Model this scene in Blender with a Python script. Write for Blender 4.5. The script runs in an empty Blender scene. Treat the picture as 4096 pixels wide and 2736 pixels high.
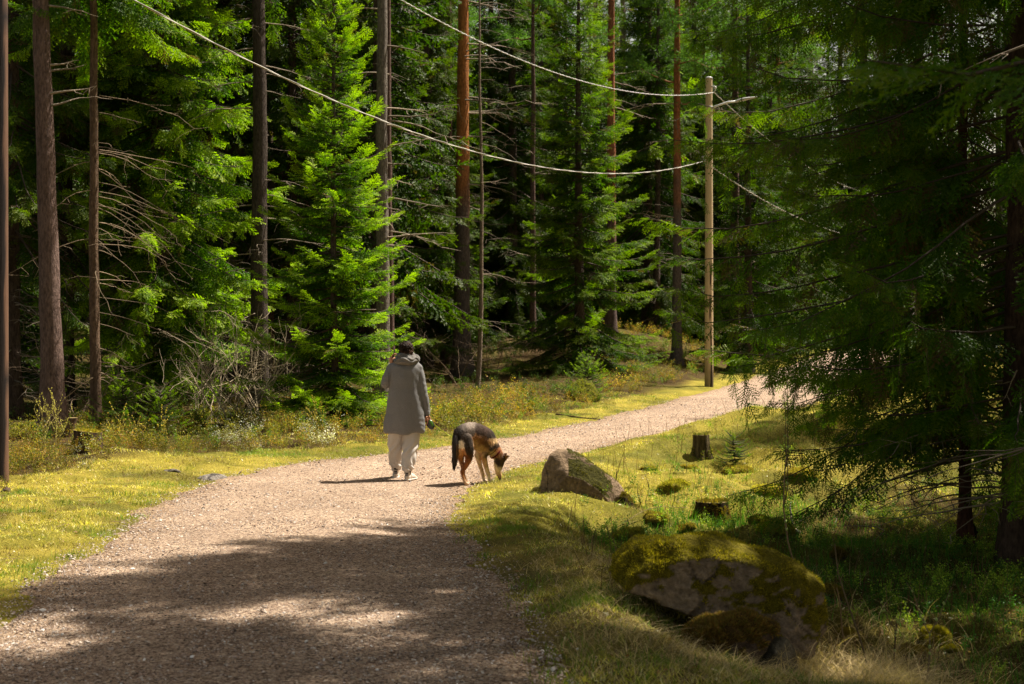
import bpy, bmesh, math
import numpy as np
from mathutils import Vector, Matrix

S = bpy.context.scene
COL = S.collection
# ------------------------------------------------------------------ camera
cam_d = bpy.data.cameras.new("camera")
cam = bpy.data.objects.new("camera", cam_d)
COL.objects.link(cam)
cam.location = (0, 0, 1.68)
cam.rotation_euler = (math.radians(90.12), 0, 0)
cam_d.lens = 50
cam_d.sensor_width = 36
cam_d.clip_start = 0.1
cam_d.clip_end = 2000
cam_d.dof.use_dof = True
cam_d.dof.focus_distance = 17.2
cam_d.dof.aperture_fstop = 4.2
S.camera = cam
# ------------------------------------------------------------------ light
SUN = Vector((0.89, 0.50, 1.62)).normalized()
el = math.asin(SUN.z)
az = math.atan2(SUN.x, SUN.y)
w = bpy.data.worlds.new("World")
S.world = w
w.use_nodes = True
nt = w.node_tree
bg = nt.nodes["Background"]
sky = nt.nodes.new("ShaderNodeTexSky")
sky.sky_type = 'NISHITA'
sky.sun_disc = False
sky.sun_elevation = el
sky.sun_rotation = az
sky.dust_density = 2.0
mul = nt.nodes.new("ShaderNodeMix")
mul.data_type = 'RGBA'
mul.blend_type = 'MULTIPLY'
mul.inputs[0].default_value = 1.0
nt.links.new(sky.outputs[0], mul.inputs[6])
mul.inputs[7].default_value = (1.18, 0.90, 0.60, 1)   # the photograph's warm white balance
nt.links.new(mul.outputs[2], bg.inputs[0])
bg.inputs[1].default_value = 0.07
ld = bpy.data.lights.new("sun", 'SUN')
ld.energy = 5.0
ld.angle = math.radians(0.53)
ld.color = (1.0, 0.93, 0.80)
lo = bpy.data.objects.new("sun", ld)
COL.objects.link(lo)
lo.rotation_euler = SUN.to_track_quat('Z', 'Y').to_euler()
lo.location = SUN * 60
S.view_settings.view_transform = 'Standard'
S.view_settings.look = 'None'
S.view_settings.exposure = 1.2
S.view_settings.gamma = 1
S.render.engine = 'CYCLES'
S.cycles.max_bounces = 6
S.cycles.diffuse_bounces = 3
S.cycles.transmission_bounces = 4
S.cycles.use_denoising = True
S.cycles.sample_clamp_indirect = 6

# ------------------------------------------------------------------ helpers
RG = np.random.default_rng
DEBUG = False


def hsh(ix, iy, seed):
    h = (ix.astype(np.int64) * 374761393 + iy.astype(np.int64) * 668265263 + seed * 974711) & 0x7fffffff
    h = ((h ^ (h >> 13)) * 1274126177) & 0x7fffffff
    return ((h ^ (h >> 16)) & 0xffff) / 65535.0


def vn(x, y, s=1.0, seed=0):
    """smooth value noise -1..1 with feature size s"""
    x = np.asarray(x, float) / s + 1000.0
    y = np.asarray(y, float) / s + 1000.0
    ix, iy = np.floor(x), np.floor(y)
    fx, fy = x - ix, y - iy
    fx = fx * fx * (3 - 2 * fx)
    fy = fy * fy * (3 - 2 * fy)
    a, b = hsh(ix, iy, seed), hsh(ix + 1, iy, seed)
    c, d = hsh(ix, iy + 1, seed), hsh(ix + 1, iy + 1, seed)
    return ((a + (b - a) * fx) * (1 - fy) + (c + (d - c) * fx) * fy) * 2 - 1


def sstep(a, b, x):
    t = np.clip((np.asarray(x, float) - a) / (b - a), 0, 1)
    return t * t * (3 - 2 * t)


def link(o, parent=None):
    COL.objects.link(o)
    if parent is not None:
        o.parent = parent
    return o


def tag(o, label=None, cat=None, group=None, kind=None):
    if label: o['label'] = label
    if cat: o['category'] = cat
    if group: o['group'] = group
    if kind: o['kind'] = kind
    return o


def empty(name, loc=(0, 0, 0), rz=0, label=None, cat=None, group=None, sc=1.0):
    o = bpy.data.objects.new(name, None)
    o.location = loc
    o.rotation_euler = (0, 0, rz)
    o.scale = (sc, sc, sc)
    o.empty_display_size = 0.1
    link(o)
    return tag(o, label, cat, group)


def mesh_np(name, V, F, C=None, mat=None, smooth=True):
    if DEBUG and len(F) > 200000: print('BIG', name, len(F))
    V = np.asarray(V, np.float32)
    F = np.asarray(F, np.int32)
    me = bpy.data.meshes.new(name)
    k = F.shape[1]
    me.vertices.add(len(V))
    me.vertices.foreach_set("co", V.ravel())
    me.loops.add(F.size)
    me.loops.foreach_set("vertex_index", F.ravel())
    me.polygons.add(len(F))
    me.polygons.foreach_set("loop_start", np.arange(0, F.size, k, dtype=np.int32))
    me.polygons.foreach_set("loop_total", np.full(len(F), k, dtype=np.int32))
    me.polygons.foreach_set("use_smooth", np.full(len(F), smooth, dtype=bool))
    me.update(calc_edges=True)
    if C is not None:
        C = np.asarray(C, np.float32)
        if C.ndim == 1:
            C = np.tile(C, (len(V), 1))
        C4 = np.ones((len(V), 4), np.float32)
        C4[:, :3] = C
        at = me.color_attributes.new("Col", 'FLOAT_COLOR', 'POINT')
        at.data.foreach_set("color", C4.ravel())
    if mat:
        me.materials.append(mat)
    return me


class G:
    """collects triangle geometry with a colour per vertex"""
    def __init__(s):
        s.V, s.F, s.C, s.n = [], [], [], 0

    def add(s, V, F, C=(.5, .5, .5)):
        V = np.asarray(V, np.float32).reshape(-1, 3)
        F = np.asarray(F, np.int32)
        if F.shape[1] == 4:
            F = np.concatenate([F[:, [0, 1, 2]], F[:, [0, 2, 3]]])
        C = np.asarray(C, np.float32)
        if C.ndim == 1:
            C = np.tile(C, (len(V), 1))
        s.V.append(V); s.F.append(F + s.n); s.C.append(C)
        s.n += len(V)

    def mesh(s, name, mat, smooth=True):
        me = mesh_np(name, np.concatenate(s.V), np.concatenate(s.F), np.concatenate(s.C), mat, smooth)
        s.V, s.F, s.C = [], [], []
        return me

    def obj(s, name, mat, parent=None, smooth=True):
        return link(bpy.data.objects.new(name, s.mesh(name, mat, smooth)), parent)


def tube(P, R, n=8, cap=True, flat=1.0, jitter=0, rng=None):
    """tube along P (k,3) with radii R (k,) or (k,2); returns V,F(quads->tris)"""
    P = np.asarray(P, float)
    k = len(P)
    R = np.asarray(R, float)
    if R.ndim == 0: R = np.full(k, float(R))
    if R.ndim == 1: R = np.stack([R, R * flat], 1)
    T = np.gradient(P, axis=0)
    T /= np.linalg.norm(T, axis=1, keepdims=True) + 1e-9
    ref = np.array([0, 0, 1.0]) if abs(T[:, 2]).mean() < 0.8 else np.array([0, 1.0, 0])
    A = np.cross(T, ref)
    A /= np.linalg.norm(A, axis=1, keepdims=True) + 1e-9
    B = np.cross(A, T)
    a = np.linspace(0, 2 * np.pi, n, endpoint=False)
    V = P[:, None] + A[:, None] * (np.cos(a)[None, :, None] * R[:, 0][:, None, None]) + B[:, None] * (np.sin(a)[None, :, None] * R[:, 1][:, None, None])
    if jitter and rng is not None:
        V = V + rng.normal(0, jitter, V.shape) * R.mean(1)[:, None, None]
    V = V.reshape(-1, 3)
    i = np.arange(k - 1)[:, None] * n
    j = np.arange(n)[None]
    j2 = (j + 1) % n
    q = np.stack([i + j, i + j2, i + n + j2, i + n + j], -1).reshape(-1, 4)
    F = np.concatenate([q[:, [0, 1, 2]], q[:, [0, 2, 3]]])
    if cap:
        V = np.concatenate([V, P[:1], P[-1:]])
        c0, c1 = k * n, k * n + 1
        jj = np.arange(n)
        F = np.concatenate([F, np.stack([np.full(n, c0), (jj + 1) % n, jj], 1),
                            np.stack([np.full(n, c1), (k - 1) * n + jj, (k - 1) * n + (jj + 1) % n], 1)])
    return V, F


def catmull(P, m=8):
    P = np.asarray(P, float)
    Q = np.concatenate([2 * P[:1] - P[1:2], P, 2 * P[-1:] - P[-2:-1]])
    out = []
    for i in range(1, len(Q) - 2):
        t = np.linspace(0, 1, m, endpoint=False)[:, None]
        a, b, c, d = Q[i - 1], Q[i], Q[i + 1], Q[i + 2]
        out.append(.5 * (2 * b + (c - a) * t + (2 * a - 5 * b + 4 * c - d) * t ** 2 + (3 * b - a - 3 * c + d) * t ** 3))
    out.append(P[-1:])
    return np.concatenate(out)


# ------------------------------------------------------------------ materials
def mat_new(name):
    m = bpy.data.materials.new(name)
    m.use_nodes = True
    return m, m.node_tree, m.node_tree.nodes["Principled BSDF"]


def N(nt, t, **kw):
    n = nt.nodes.new(t)
    for k, v in kw.items():
        if k in n.inputs: n.inputs[k].default_value = v
        else: setattr(n, k, v)
    return n


def mix_rgb(nt, fac, a, b, mode='MIX'):
    m = nt.nodes.new("ShaderNodeMix")
    m.data_type = 'RGBA'
    m.blend_type = mode
    for sock, val in ((m.inputs[0], fac), (m.inputs[6], a), (m.inputs[7], b)):
        if hasattr(val, "is_linked") or hasattr(val, "links"):
            nt.links.new(val, sock)
        elif isinstance(val, (tuple, list)):
            sock.default_value = (*val[:3], 1)
        else:
            sock.default_value = val
    return m.outputs[2]


def ramp(nt, src, stops):
    r = nt.nodes.new("ShaderNodeValToRGB")
    nt.links.new(src, r.inputs[0])
    e = r.color_ramp.elements
    while len(e) < len(stops): e.new(0.5)
    for x, (p, c) in zip(e, stops):
        x.position = p
        x.color = (*c, 1) if len(c) == 3 else c
    return r.outputs[0]


def noise(nt, scale, detail=4, rough=.6, vec=None, stretch=None, coord='Object'):
    n = nt.nodes.new("ShaderNodeTexNoise")
    n.inputs['Scale'].default_value = scale
    n.inputs['Detail'].default_value = detail
    n.inputs['Roughness'].default_value = rough
    tc = nt.nodes.new("ShaderNodeTexCoord")
    src = tc.outputs[coord]
    if stretch:
        mp = nt.nodes.new("ShaderNodeMapping")
        mp.inputs['Scale'].default_value = stretch
        nt.links.new(src, mp.inputs[0])
        src = mp.outputs[0]
    nt.links.new(src, n.inputs['Vector'])
    return n.outputs[0]


def bump(nt, b, src, strength=.5, dist=.02):
    bp = nt.nodes.new("ShaderNodeBump")
    bp.inputs['Strength'].default_value = strength
    bp.inputs['Distance'].default_value = dist
    nt.links.new(src, bp.inputs['Height'])
    nt.links.new(bp.outputs[0], b.inputs['Normal'])


def leaf_material(name, trans=.4, gloss=.45, tint=(1.5, 1.7, .5)):
    m, nt, b = mat_new(name)
    at = N(nt, "ShaderNodeAttribute", attribute_name="Col")
    oi = nt.nodes.new("ShaderNodeObjectInfo")
    hv = nt.nodes.new("ShaderNodeHueSaturation")
    mr = nt.nodes.new("ShaderNodeMapRange")
    mr.inputs[3].default_value = .85
    mr.inputs[4].default_value = 1.18
    nt.links.new(oi.outputs['Random'], mr.inputs[0])
    nt.links.new(mr.outputs[0], hv.inputs['Value'])
    nt.links.new(at.outputs['Color'], hv.inputs['Color'])
    nt.links.new(hv.outputs[0], b.inputs['Base Color'])
    b.inputs['Roughness'].default_value = gloss
    b.inputs['Specular IOR Level'].default_value = .14
    tr = nt.nodes.new("ShaderNodeBsdfTranslucent")
    tc = mix_rgb(nt, 1.0, hv.outputs[0], tint, 'MULTIPLY')
    nt.links.new(tc, tr.inputs[0])
    mx = nt.nodes.new("ShaderNodeMixShader")
    mx.inputs[0].default_value = trans
    nt.links.new(b.outputs[0], mx.inputs[1])
    nt.links.new(tr.outputs[0], mx.inputs[2])
    nt.links.new(mx.outputs[0], nt.nodes["Material Output"].inputs[0])
    return m


def col_material(name, rough=.9, nscale=30, amount=.5, bstr=.6, bdist=.01, stretch=None, spec=.2, detail=5):
    """vertex colour times procedural variation, with bump"""
    m, nt, b = mat_new(name)
    at = N(nt, "ShaderNodeAttribute", attribute_name="Col")
    nz = noise(nt, nscale, detail, .65, stretch=stretch)
    r = ramp(nt, nz, [(0.25, (1 - amount,) * 3), (0.75, (1 + amount * .0 + .0,) * 3)])
    c = mix_rgb(nt, 1.0, at.outputs['Color'], r, 'MULTIPLY')
    nt.links.new(c, b.inputs['Base Color'])
    b.inputs['Roughness'].default_value = rough
    b.inputs['Specular IOR Level'].default_value = spec
    if bstr: bump(nt, b, nz, bstr, bdist)
    return m


M = {}
M['needle'] = leaf_material("needles", .42, .5, (1.5, 2.0, .35))
M['leaf'] = leaf_material("leaves", .35, .45, (1.5, 1.6, .5))
M['grass'] = leaf_material("grass_blades", .35, .55, (1.4, 1.5, .6))
M['bark'] = col_material("bark", .95, 13, .85, 1.0, .06, (2.6, 2.6, .8), .1, 10)
M['twig'] = col_material("twig_bark", .9, 25, .5, .4, .005)
M['wood'] = col_material("weathered_wood", .8, 14, .45, .5, .01, (6, 6, .35), .2, 6)
M['rock'] = col_material("granite", .95, 26, .75, 1.0, .05, None, .15, 12)
M['plain'] = col_material("plain", .6, 40, .15, .1, .002)
M['metal'] = col_material("galvanised_metal", .45, 20, .15, .1, .002, spec=.5)
M['knit'] = col_material("grey_wool_knit", 1.0, 160, .45, .6, .004, None, .05, 3)
M['jersey'] = col_material("jersey_fabric", 1.0, 220, .25, .3, .002, None, .05, 3)
M['skin'] = col_material("skin", .5, 60, .12, .1, .001, None, .3)
M['hair'] = col_material("hair", .6, 90, .6, .8, .004, (1, 1, .4), .1, 4)
M['fur'] = col_material("fur", .8, 70, .45, .8, .006, (1, 1, .35), .15, 5)


def mat_ground():
    m, nt, b = mat_new("forest_ground")
    at = N(nt, "ShaderNodeAttribute", attribute_name="Col")
    n1 = noise(nt, 3.0, 8, .7)
    n2 = noise(nt, 45, 6, .75)
    c1 = ramp(nt, n1, [(.3, (.62, .62, .5)), (.7, (1.1, 1.05, 1.0))])
    c2 = ramp(nt, n2, [(.28, (.35, .38, .3)), (.5, (.9, .9, .85)), (.72, (1.35, 1.3, 1.1))])
    c = mix_rgb(nt, 1.0, at.outputs['Color'], c1, 'MULTIPLY')
    c = mix_rgb(nt, 1.0, c, c2, 'MULTIPLY')
    nt.links.new(c, b.inputs['Base Color'])
    b.inputs['Roughness'].default_value = 1.0
    b.inputs['Specular IOR Level'].default_value = .05
    bump(nt, b, n2, .9, .05)
    return m


def mat_gravel():
    m, nt, b = mat_new("gravel_surface")
    tc = nt.nodes.new("ShaderNodeTexCoord")
    vo = nt.nodes.new("ShaderNodeTexVoronoi")
    vo.inputs['Scale'].default_value = 78
    nt.links.new(tc.outputs['Object'], vo.inputs['Vector'])
    hs = nt.nodes.new("ShaderNodeSeparateColor")
    nt.links.new(vo.outputs['Color'], hs.inputs[0])
    c0 = ramp(nt, hs.outputs[0], [(0, (.07, .05, .04)), (.2, (.22, .16, .13)), (.5, (.45, .345, .27)), (.8, (.56, .445, .355)), (1, (.80, .69, .58))])
    n1 = noise(nt, 1.3, 6, .6)
    c1 = ramp(nt, n1, [(.3, (.80, .77, .75)), (.7, (1.1, 1.08, 1.05))])
    n2 = noise(nt, 16, 9, .85)
    c2 = ramp(nt, n2, [(.34, (.50, .46, .43)), (.5, (.95, .93, .91)), (.66, (1.2, 1.19, 1.17))])
    c = mix_rgb(nt, 1.0, c0, c1, 'MULTIPLY')
    c = mix_rgb(nt, 1.0, c, c2, 'MULTIPLY')
    at = N(nt, "ShaderNodeAttribute", attribute_name="Col")
    c = mix_rgb(nt, 1.0, c, at.outputs['Color'], 'MULTIPLY')
    c = mix_rgb(nt, 1.0, c, (1.05, 1.0, .93), 'MULTIPLY')
    nt.links.new(c, b.inputs['Base Color'])
    b.inputs['Roughness'].default_value = .95
    b.inputs['Specular IOR Level'].default_value = .15
    b1 = nt.nodes.new("ShaderNodeBump")
    b1.inputs['Strength'].default_value = .9
    b1.inputs['Distance'].default_value = .012
    b1.invert = True
    nt.links.new(vo.outputs['Distance'], b1.inputs['Height'])
    b2 = nt.nodes.new("ShaderNodeBump")
    b2.inputs['Strength'].default_value = .8
    b2.inputs['Distance'].default_value = .03
    nt.links.new(n2, b2.inputs['Height'])
    nt.links.new(b1.outputs[0], b2.inputs['Normal'])
    nt.links.new(b2.outputs[0], b.inputs['Normal'])
    return m


M['ground'] = mat_ground()
M['gravel'] = mat_gravel()

# ------------------------------------------------------------------ terrain
PAIRS = np.array([  # left edge x,y   right edge x,y
    (-2.9, -8, .6, -8), (-2.95, 0, .4, 0), (-3.0, 5, .27, 5), (-3.14, 8.7, .08, 8.5), (-3.38, 10.5, -.14, 10.6), (-3.5, 12.5, -.47, 12.4),
    (-3.7, 14.8, -.6, 14.0), (-3.78, 16.4, -.58, 15.8), (-3.55, 18.0, -.42, 17.0), (-2.9, 19.6, -.1, 18.4), (-1.74, 20.9, .45, 19.8),
    (-.24, 23.2, 1.55, 22.3), (1.0, 26.1, 2.95, 24.6), (2.2, 29.1, 4.4, 27.2), (4.25, 35.2, 7.1, 33), (6.05, 40.5, 9.0, 38),
    (7.6, 45.4, 11.0, 43), (11.2, 57.6, 14.8, 55.5), (17.3, 78, 21, 76.5), (24, 97, 28, 95)], float)
EL = catmull(PAIRS[:, :2], 14)
ER = catmull(PAIRS[:, 2:], 14)


def sdist(E, x, y):
    """signed distance to edge polyline; + on the left hand of its direction"""
    x = np.asarray(x, float).ravel(); y = np.asarray(y, float).ravel()
    best = np.full(x.shape, 1e9); sg = np.ones(x.shape)
    for i in range(0, len(E) - 1, 2):
        a, b = E[i], E[min(i + 2, len(E) - 1)]
        d = b - a
        L2 = d @ d
        if L2 < 1e-9: continue
        t = np.clip(((x - a[0]) * d[0] + (y - a[1]) * d[1]) / L2, 0, 1)
        dx, dy = x - a[0] - t * d[0], y - a[1] - t * d[1]
        q = dx * dx + dy * dy
        c = d[0] * dy - d[1] * dx
        m = q < best
        best = np.where(m, q, best)
        sg = np.where(m, np.where(c >= 0, 1, -1), sg)
    return np.sqrt(best) * sg


def dl(x, y):  # >0 left of the path
    return sdist(EL, x, y)


def dr(x, y):  # >0 right of the path
    return -sdist(ER, x, y)


def hbase(y):
    y = np.asarray(y, float)
    u = np.clip(y - 15.5, 0, None)
    s = .021 * np.where(u < 3, u * u / 6, u - 1.5)
    return np.where(y > 110, .021 * 93, s)


def height(x, y, L=None, R=None):
    sh = np.shape(x)
    x = np.asarray(x, float).ravel(); y = np.asarray(y, float).ravel()
    if L is None: L = dl(x, y)
    if R is None: R = dr(x, y)
    z = hbase(y)
    # left: a low mossy lip, then forest floor
    Lp = np.clip(L, 0, None)
    z = z + .05 * sstep(0, .7, L) + .07 * sstep(.3, 2, L) * vn(x, y, .9, 3)
    z = z + .16 * np.exp(-(((x + 5.2) / 1.0) ** 2 + ((y - 19.3) / .8) ** 2))
    z = z + sstep(2, 9, L) * (.22 * vn(x, y, 4, 5) + .1 * vn(x, y, 1.5, 6))
    z = z + 1.35 * np.exp(-(((x - 2.5) / 8.0) ** 2 + ((y - 58) / 13.0) ** 2)) * sstep(.8, 5, L)
    z = z + sstep(8, 60, L) * 1.5
    # right: bank falling into the hollow near the camera
    dep = (1 - sstep(15.0, 21.5, y - .25 * np.clip(x - 2, 0, 6)))
    z = z - .56 * sstep(.35, 2.9, R) * dep
    z = z + sstep(.3, 1.5, R) * (.20 * vn(x, y, 1.3, 8) + .085 * vn(x, y, .55, 9))
    z = z + .05 * sstep(0, .5, R)
    z = z + .42 * np.exp(-(((x - 4.2) / 1.8) ** 2 + ((y - 22.6) / 1.6) ** 2)) * sstep(0, .8, R)
    z = z + .16 * np.exp(-(((x - 2.4) / .9) ** 2 + ((y - 20.8) / .8) ** 2)) * sstep(0, .8, R)
    z = z + (sstep(.1, .6, L) + sstep(.1, .6, R)) * (.030 * vn(x, y, .34, 13) + .020 * vn(x, y, .17, 14)) * (y < 40)
    z = z - .27 * np.exp(-(((x - 1.55) / .95) ** 2 + ((y - 8.9) / .9) ** 2)) * sstep(.3, 1.1, R)
    z = z + .24 * np.exp(-(((x - 1.2) / .7) ** 2 + ((y - 15.9) / .9) ** 2))
    z = z + sstep(4, 14, R) * (.3 * vn(x, y, 5, 11))
    return z.reshape(sh)


def hz(x, y):
    return float(height(np.array([x]), np.array([y]))[0])


F_PX = 1422.2


def at(px, Y):
    """world x of a thing seen in column px (of 1024) at distance Y"""
    return (px - 512) / F_PX * Y


def PATCH(x, y):
    return vn(x, y, 1.1, 81) + .6 * vn(x, y, .35, 82) + .3 * vn(x, y, .13, 83)


def build_ground():
    def axis(lo, hi, c0, c1, fine, grow):
        a = list(np.arange(c0, c1, fine))
        s = fine; v = c1
        while v < hi:
            a.append(v); s *= grow; v += s
        a.append(hi)
        s = fine; v = c0; b = []
        while v > lo:
            s *= grow; v -= s; b.append(max(v, lo))
        return np.array(b[::-1] + a)
    xs = axis(-160, 160, -7.5, 7.5, .065, 1.09)
    ys = axis(-40, 260, 6, 29, .065, 1.08)
    X, Y = np.meshgrid(xs, ys)
    x, y = X.ravel(), Y.ravel()
    L, R = dl(x, y), dr(x, y)
    z = height(x, y, L, R)
    inside = np.minimum(-L, -R)
    z = z - .06 * sstep(.12, .4, inside)
    nx, ny = len(xs), len(ys)
    i = np.arange(ny - 1)[:, None] * nx
    j = np.arange(nx - 1)[None]
    Fq = np.stack([i + j, i + j + 1, i + nx + j + 1, i + nx + j], -1).reshape(-1, 4)
    # colours: yellow moss on the verges, brown litter in the forest and hollow
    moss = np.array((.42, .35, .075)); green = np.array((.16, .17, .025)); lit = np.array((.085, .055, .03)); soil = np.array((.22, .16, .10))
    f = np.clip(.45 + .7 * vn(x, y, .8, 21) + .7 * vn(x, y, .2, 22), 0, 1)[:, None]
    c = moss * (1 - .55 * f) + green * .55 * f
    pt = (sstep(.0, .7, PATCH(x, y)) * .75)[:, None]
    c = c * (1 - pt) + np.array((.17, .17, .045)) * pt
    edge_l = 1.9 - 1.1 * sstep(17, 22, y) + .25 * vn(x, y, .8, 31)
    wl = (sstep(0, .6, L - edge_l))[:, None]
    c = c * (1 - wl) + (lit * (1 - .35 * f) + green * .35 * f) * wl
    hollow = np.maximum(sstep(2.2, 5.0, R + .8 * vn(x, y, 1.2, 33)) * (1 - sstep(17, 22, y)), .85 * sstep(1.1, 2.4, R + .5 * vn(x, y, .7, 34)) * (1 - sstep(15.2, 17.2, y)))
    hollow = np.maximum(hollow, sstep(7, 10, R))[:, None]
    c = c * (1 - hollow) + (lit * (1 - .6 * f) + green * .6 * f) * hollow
    dr_ = (sstep(-.1, .0, R) * (1 - sstep(.4, 1.3, R)) * (1 - sstep(9, 14, y)))[:, None]
    c = c * (1 - .55 * dr_) + soil * .55 * dr_
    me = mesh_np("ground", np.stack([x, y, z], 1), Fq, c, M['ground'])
    o = link(bpy.data.objects.new("ground", me))
    tag(o, kind='structure')


def build_path():
    n, m = 620, 44
    t = np.linspace(0, 1, n) ** 1.25
    idx = t * (len(EL) - 1)
    ii = np.arange(len(EL))
    P = np.stack([np.interp(idx, ii, EL[:, 0]), np.interp(idx, ii, EL[:, 1])], 1)
    Q = np.stack([np.interp(idx, ii, ER[:, 0]), np.interp(idx, ii, ER[:, 1])], 1)
    D = (Q - P); W = np.linalg.norm(D, axis=1, keepdims=True); D = D / W
    s = np.linspace(0, 1, m)[None, :, None]
    X = (P - D * .35)[:, None] * (1 - s) + (Q + D * .35)[:, None] * s
    x, y = X[..., 0].ravel(), X[..., 1].ravel()
    L, R = dl(x, y), dr(x, y)
    out = np.maximum(L, R)
    wob = .10 * vn(x, y, .35, 41) + .12 * vn(x, y, 1.1, 42) + .05 * vn(x, y, .12, 43)
    z = height(x, y, L, R) + .012 + .006 * vn(x, y, .5, 44)
    crown = .035 * sstep(0, 1.4, np.minimum(-L, -R))
    z = z + crown - .16 * sstep(-.02, .22, out + wob)
    i = np.arange(n - 1)[:, None] * m
    j = np.arange(m - 1)[None]
    Fq = np.stack([i + j + 1, i + j, i + m + j, i + m + j + 1], -1).reshape(-1, 4)
    e = sstep(-.55, .05, out + .5 * wob)[:, None]
    f = (.5 + .5 * vn(x, y, 1.6, 45))[:, None] * .12
    c = np.array((1.0, 1.0, 1.0)) * (1 - f) * (1 - e) + np.array((.74, .70, .62)) * e
    # wheel-worn paler bands along the path
    me = mesh_np("path", np.stack([x, y, z], 1), Fq, c, M['gravel'])
    o = link(bpy.data.objects.new("path", me))
    tag(o, kind='structure')


def path_z(x, y):
    L, R = dl(x, y), dr(x, y)
    return height(x, y, L, R) + .012 + .035 * sstep(0, 1.4, np.minimum(-L, -R))


build_ground()
build_path()


# ------------------------------------------------------------------ scattered stuff
def frames_rand(n, rng, tilt=.3):
    """random yaw + small tilt matrices (n,3,3), columns = local axes"""
    a = rng.uniform(0, 2 * np.pi, n)
    ca, sa = np.cos(a), np.sin(a)
    Z = np.stack([rng.normal(0, tilt, n), rng.normal(0, tilt, n), np.ones(n)], 1)
    Z /= np.linalg.norm(Z, axis=1, keepdims=True)
    X = np.stack([ca, sa, np.zeros(n)], 1)
    X -= (X * Z).sum(1, keepdims=True) * Z
    X /= np.linalg.norm(X, axis=1, keepdims=True)
    Y = np.cross(Z, X)
    return np.stack([X, Y, Z], 2)


def inst(TV, TF, O, Rm, sc):
    """replicate template TV,TF at origins O with rotations and scales"""
    n, k = len(O), len(TV)
    sc = np.asarray(sc, float)
    if sc.ndim == 0: sc = np.full(n, float(sc))
    V = np.einsum('nij,kj->nki', Rm.astype(np.float32), TV.astype(np.float32))
    V *= sc[:, None, None].astype(np.float32)
    V += O[:, None].astype(np.float32)
    F = TF[None].astype(np.int32) + (np.arange(n, dtype=np.int32) * k)[:, None, None]
    return V.reshape(-1, 3), F.reshape(-1, TF.shape[1])


def sample(n, x0, x1, y0, y1, rng, dens=None, near=True):
    """sample positions, denser near the camera"""
    if near:
        u = rng.random(n)
        y = (y0 ** -0.6 + u * (y1 ** -0.6 - y0 ** -0.6)) ** (-1 / .6)
    else:
        y = rng.uniform(y0, y1, n)
    x = rng.uniform(x0, x1, n)
    if dens is not None:
        k = rng.random(n) < dens(x, y)
        x, y = x[k], y[k]
    return x, y


def in_view(x, y, pad=60):
    px = 512 + x / np.maximum(y, .1) * F_PX
    return (px > -pad) & (px < 1024 + pad)


def build_pebbles():
    rng = RG(5)
    def dens(x, y):
        L, R = dl(x, y), dr(x, y)
        out = np.maximum(L, R)
        d = np.where(out < .12, .5, 0) + .5 * np.exp(-((out + .15) / .25) ** 2)
        return d * in_view(x, y)
    x, y = sample(300000, -5, 7, 6.2, 34, rng, dens)
    n = len(x)
    z = path_z(x, y)
    T = np.array([(1, 0, 0), (0, 1, 0), (-1, 0, 0), (0, -1, 0), (0, 0, .7), (0, 0, -.5), (.6, .6, .45), (-.6, -.55, .4)], float)
    Fq = np.array([(0, 6, 4), (6, 1, 4), (1, 2, 4), (2, 7, 4), (7, 3, 4), (3, 0, 4), (0, 5, 1), (1, 5, 2), (2, 5, 3), (3, 5, 0), (0, 1, 6), (2, 3, 7)])
    s = np.exp(rng.normal(math.log(.0043), .42, n)) * (1 + .022 * y)
    big = rng.random(n) < .004
    s[big] *= rng.uniform(1.6, 2.4, big.sum())
    s = np.minimum(s, .026)
    Rm = frames_rand(n, rng, .5)
    Rm = Rm * np.stack([rng.uniform(.8, 1.3, n), rng.uniform(.6, 1.0, n), rng.uniform(.5, .9, n)], 1)[:, None, :]
    V, Fx = inst(T, Fq, np.stack([x, y, z + s * .25], 1), Rm, s)
    pal = np.array([(.50, .41, .34), (.36, .27, .22), (.62, .55, .50), (.20, .15, .12), (.42, .30, .23), (.12, .09, .075), (.8, .76, .72)])
    c = pal[rng.choice(7, n, p=[.3, .24, .16, .12, .12, .04, .02])] * rng.uniform(.8, 1.15, (n, 1))
    me = mesh_np("gravel", V, Fx, np.repeat(c, len(T), 0), M['plain'], False)
    tag(link(bpy.data.objects.new("gravel", me)), "loose pinkish grey gravel strewn over the forest path", "gravel", kind='stuff')


def blades(x, y, z, h, wd, lean, cols, rng, segs=1, bend=.5):
    """grass blades as thin ribbons; returns V,F,C"""
    n = len(x)
    a = rng.uniform(0, 2 * np.pi, n)
    d = np.stack([np.cos(a), np.sin(a), np.zeros(n)], 1)
    a2 = rng.uniform(0, 2 * np.pi, n)
    s = np.stack([np.cos(a2), np.sin(a2), np.zeros(n)], 1)
    O = np.stack([x, y, z], 1)
    rows = []
    for k in range(segs + 1):
        t = k / segs
        P = O + np.array([0, 0, 1.]) * (h * (t - bend * .35 * t * t * lean))[:, None] + d * (h * lean * t ** 1.6)[:, None]
        wv = s * (wd * (1 - t) * .5)[:, None]
        if k < segs:
            rows += [P - wv, P + wv]
        else:
            rows += [P]
    k = len(rows)
    V = np.stack(rows, 1).reshape(-1, 3)
    f = []
    for q in range(segs - 1):
        f += [(2 * q, 2 * q + 1, 2 * q + 3), (2 * q, 2 * q + 3, 2 * q + 2)]
    f.append((2 * (segs - 1), 2 * (segs - 1) + 1, 2 * segs))
    Fx = (np.array(f)[None] + (np.arange(n) * k)[:, None, None]).reshape(-1, 3)
    return V, Fx, np.repeat(cols, k, 0)


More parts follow.
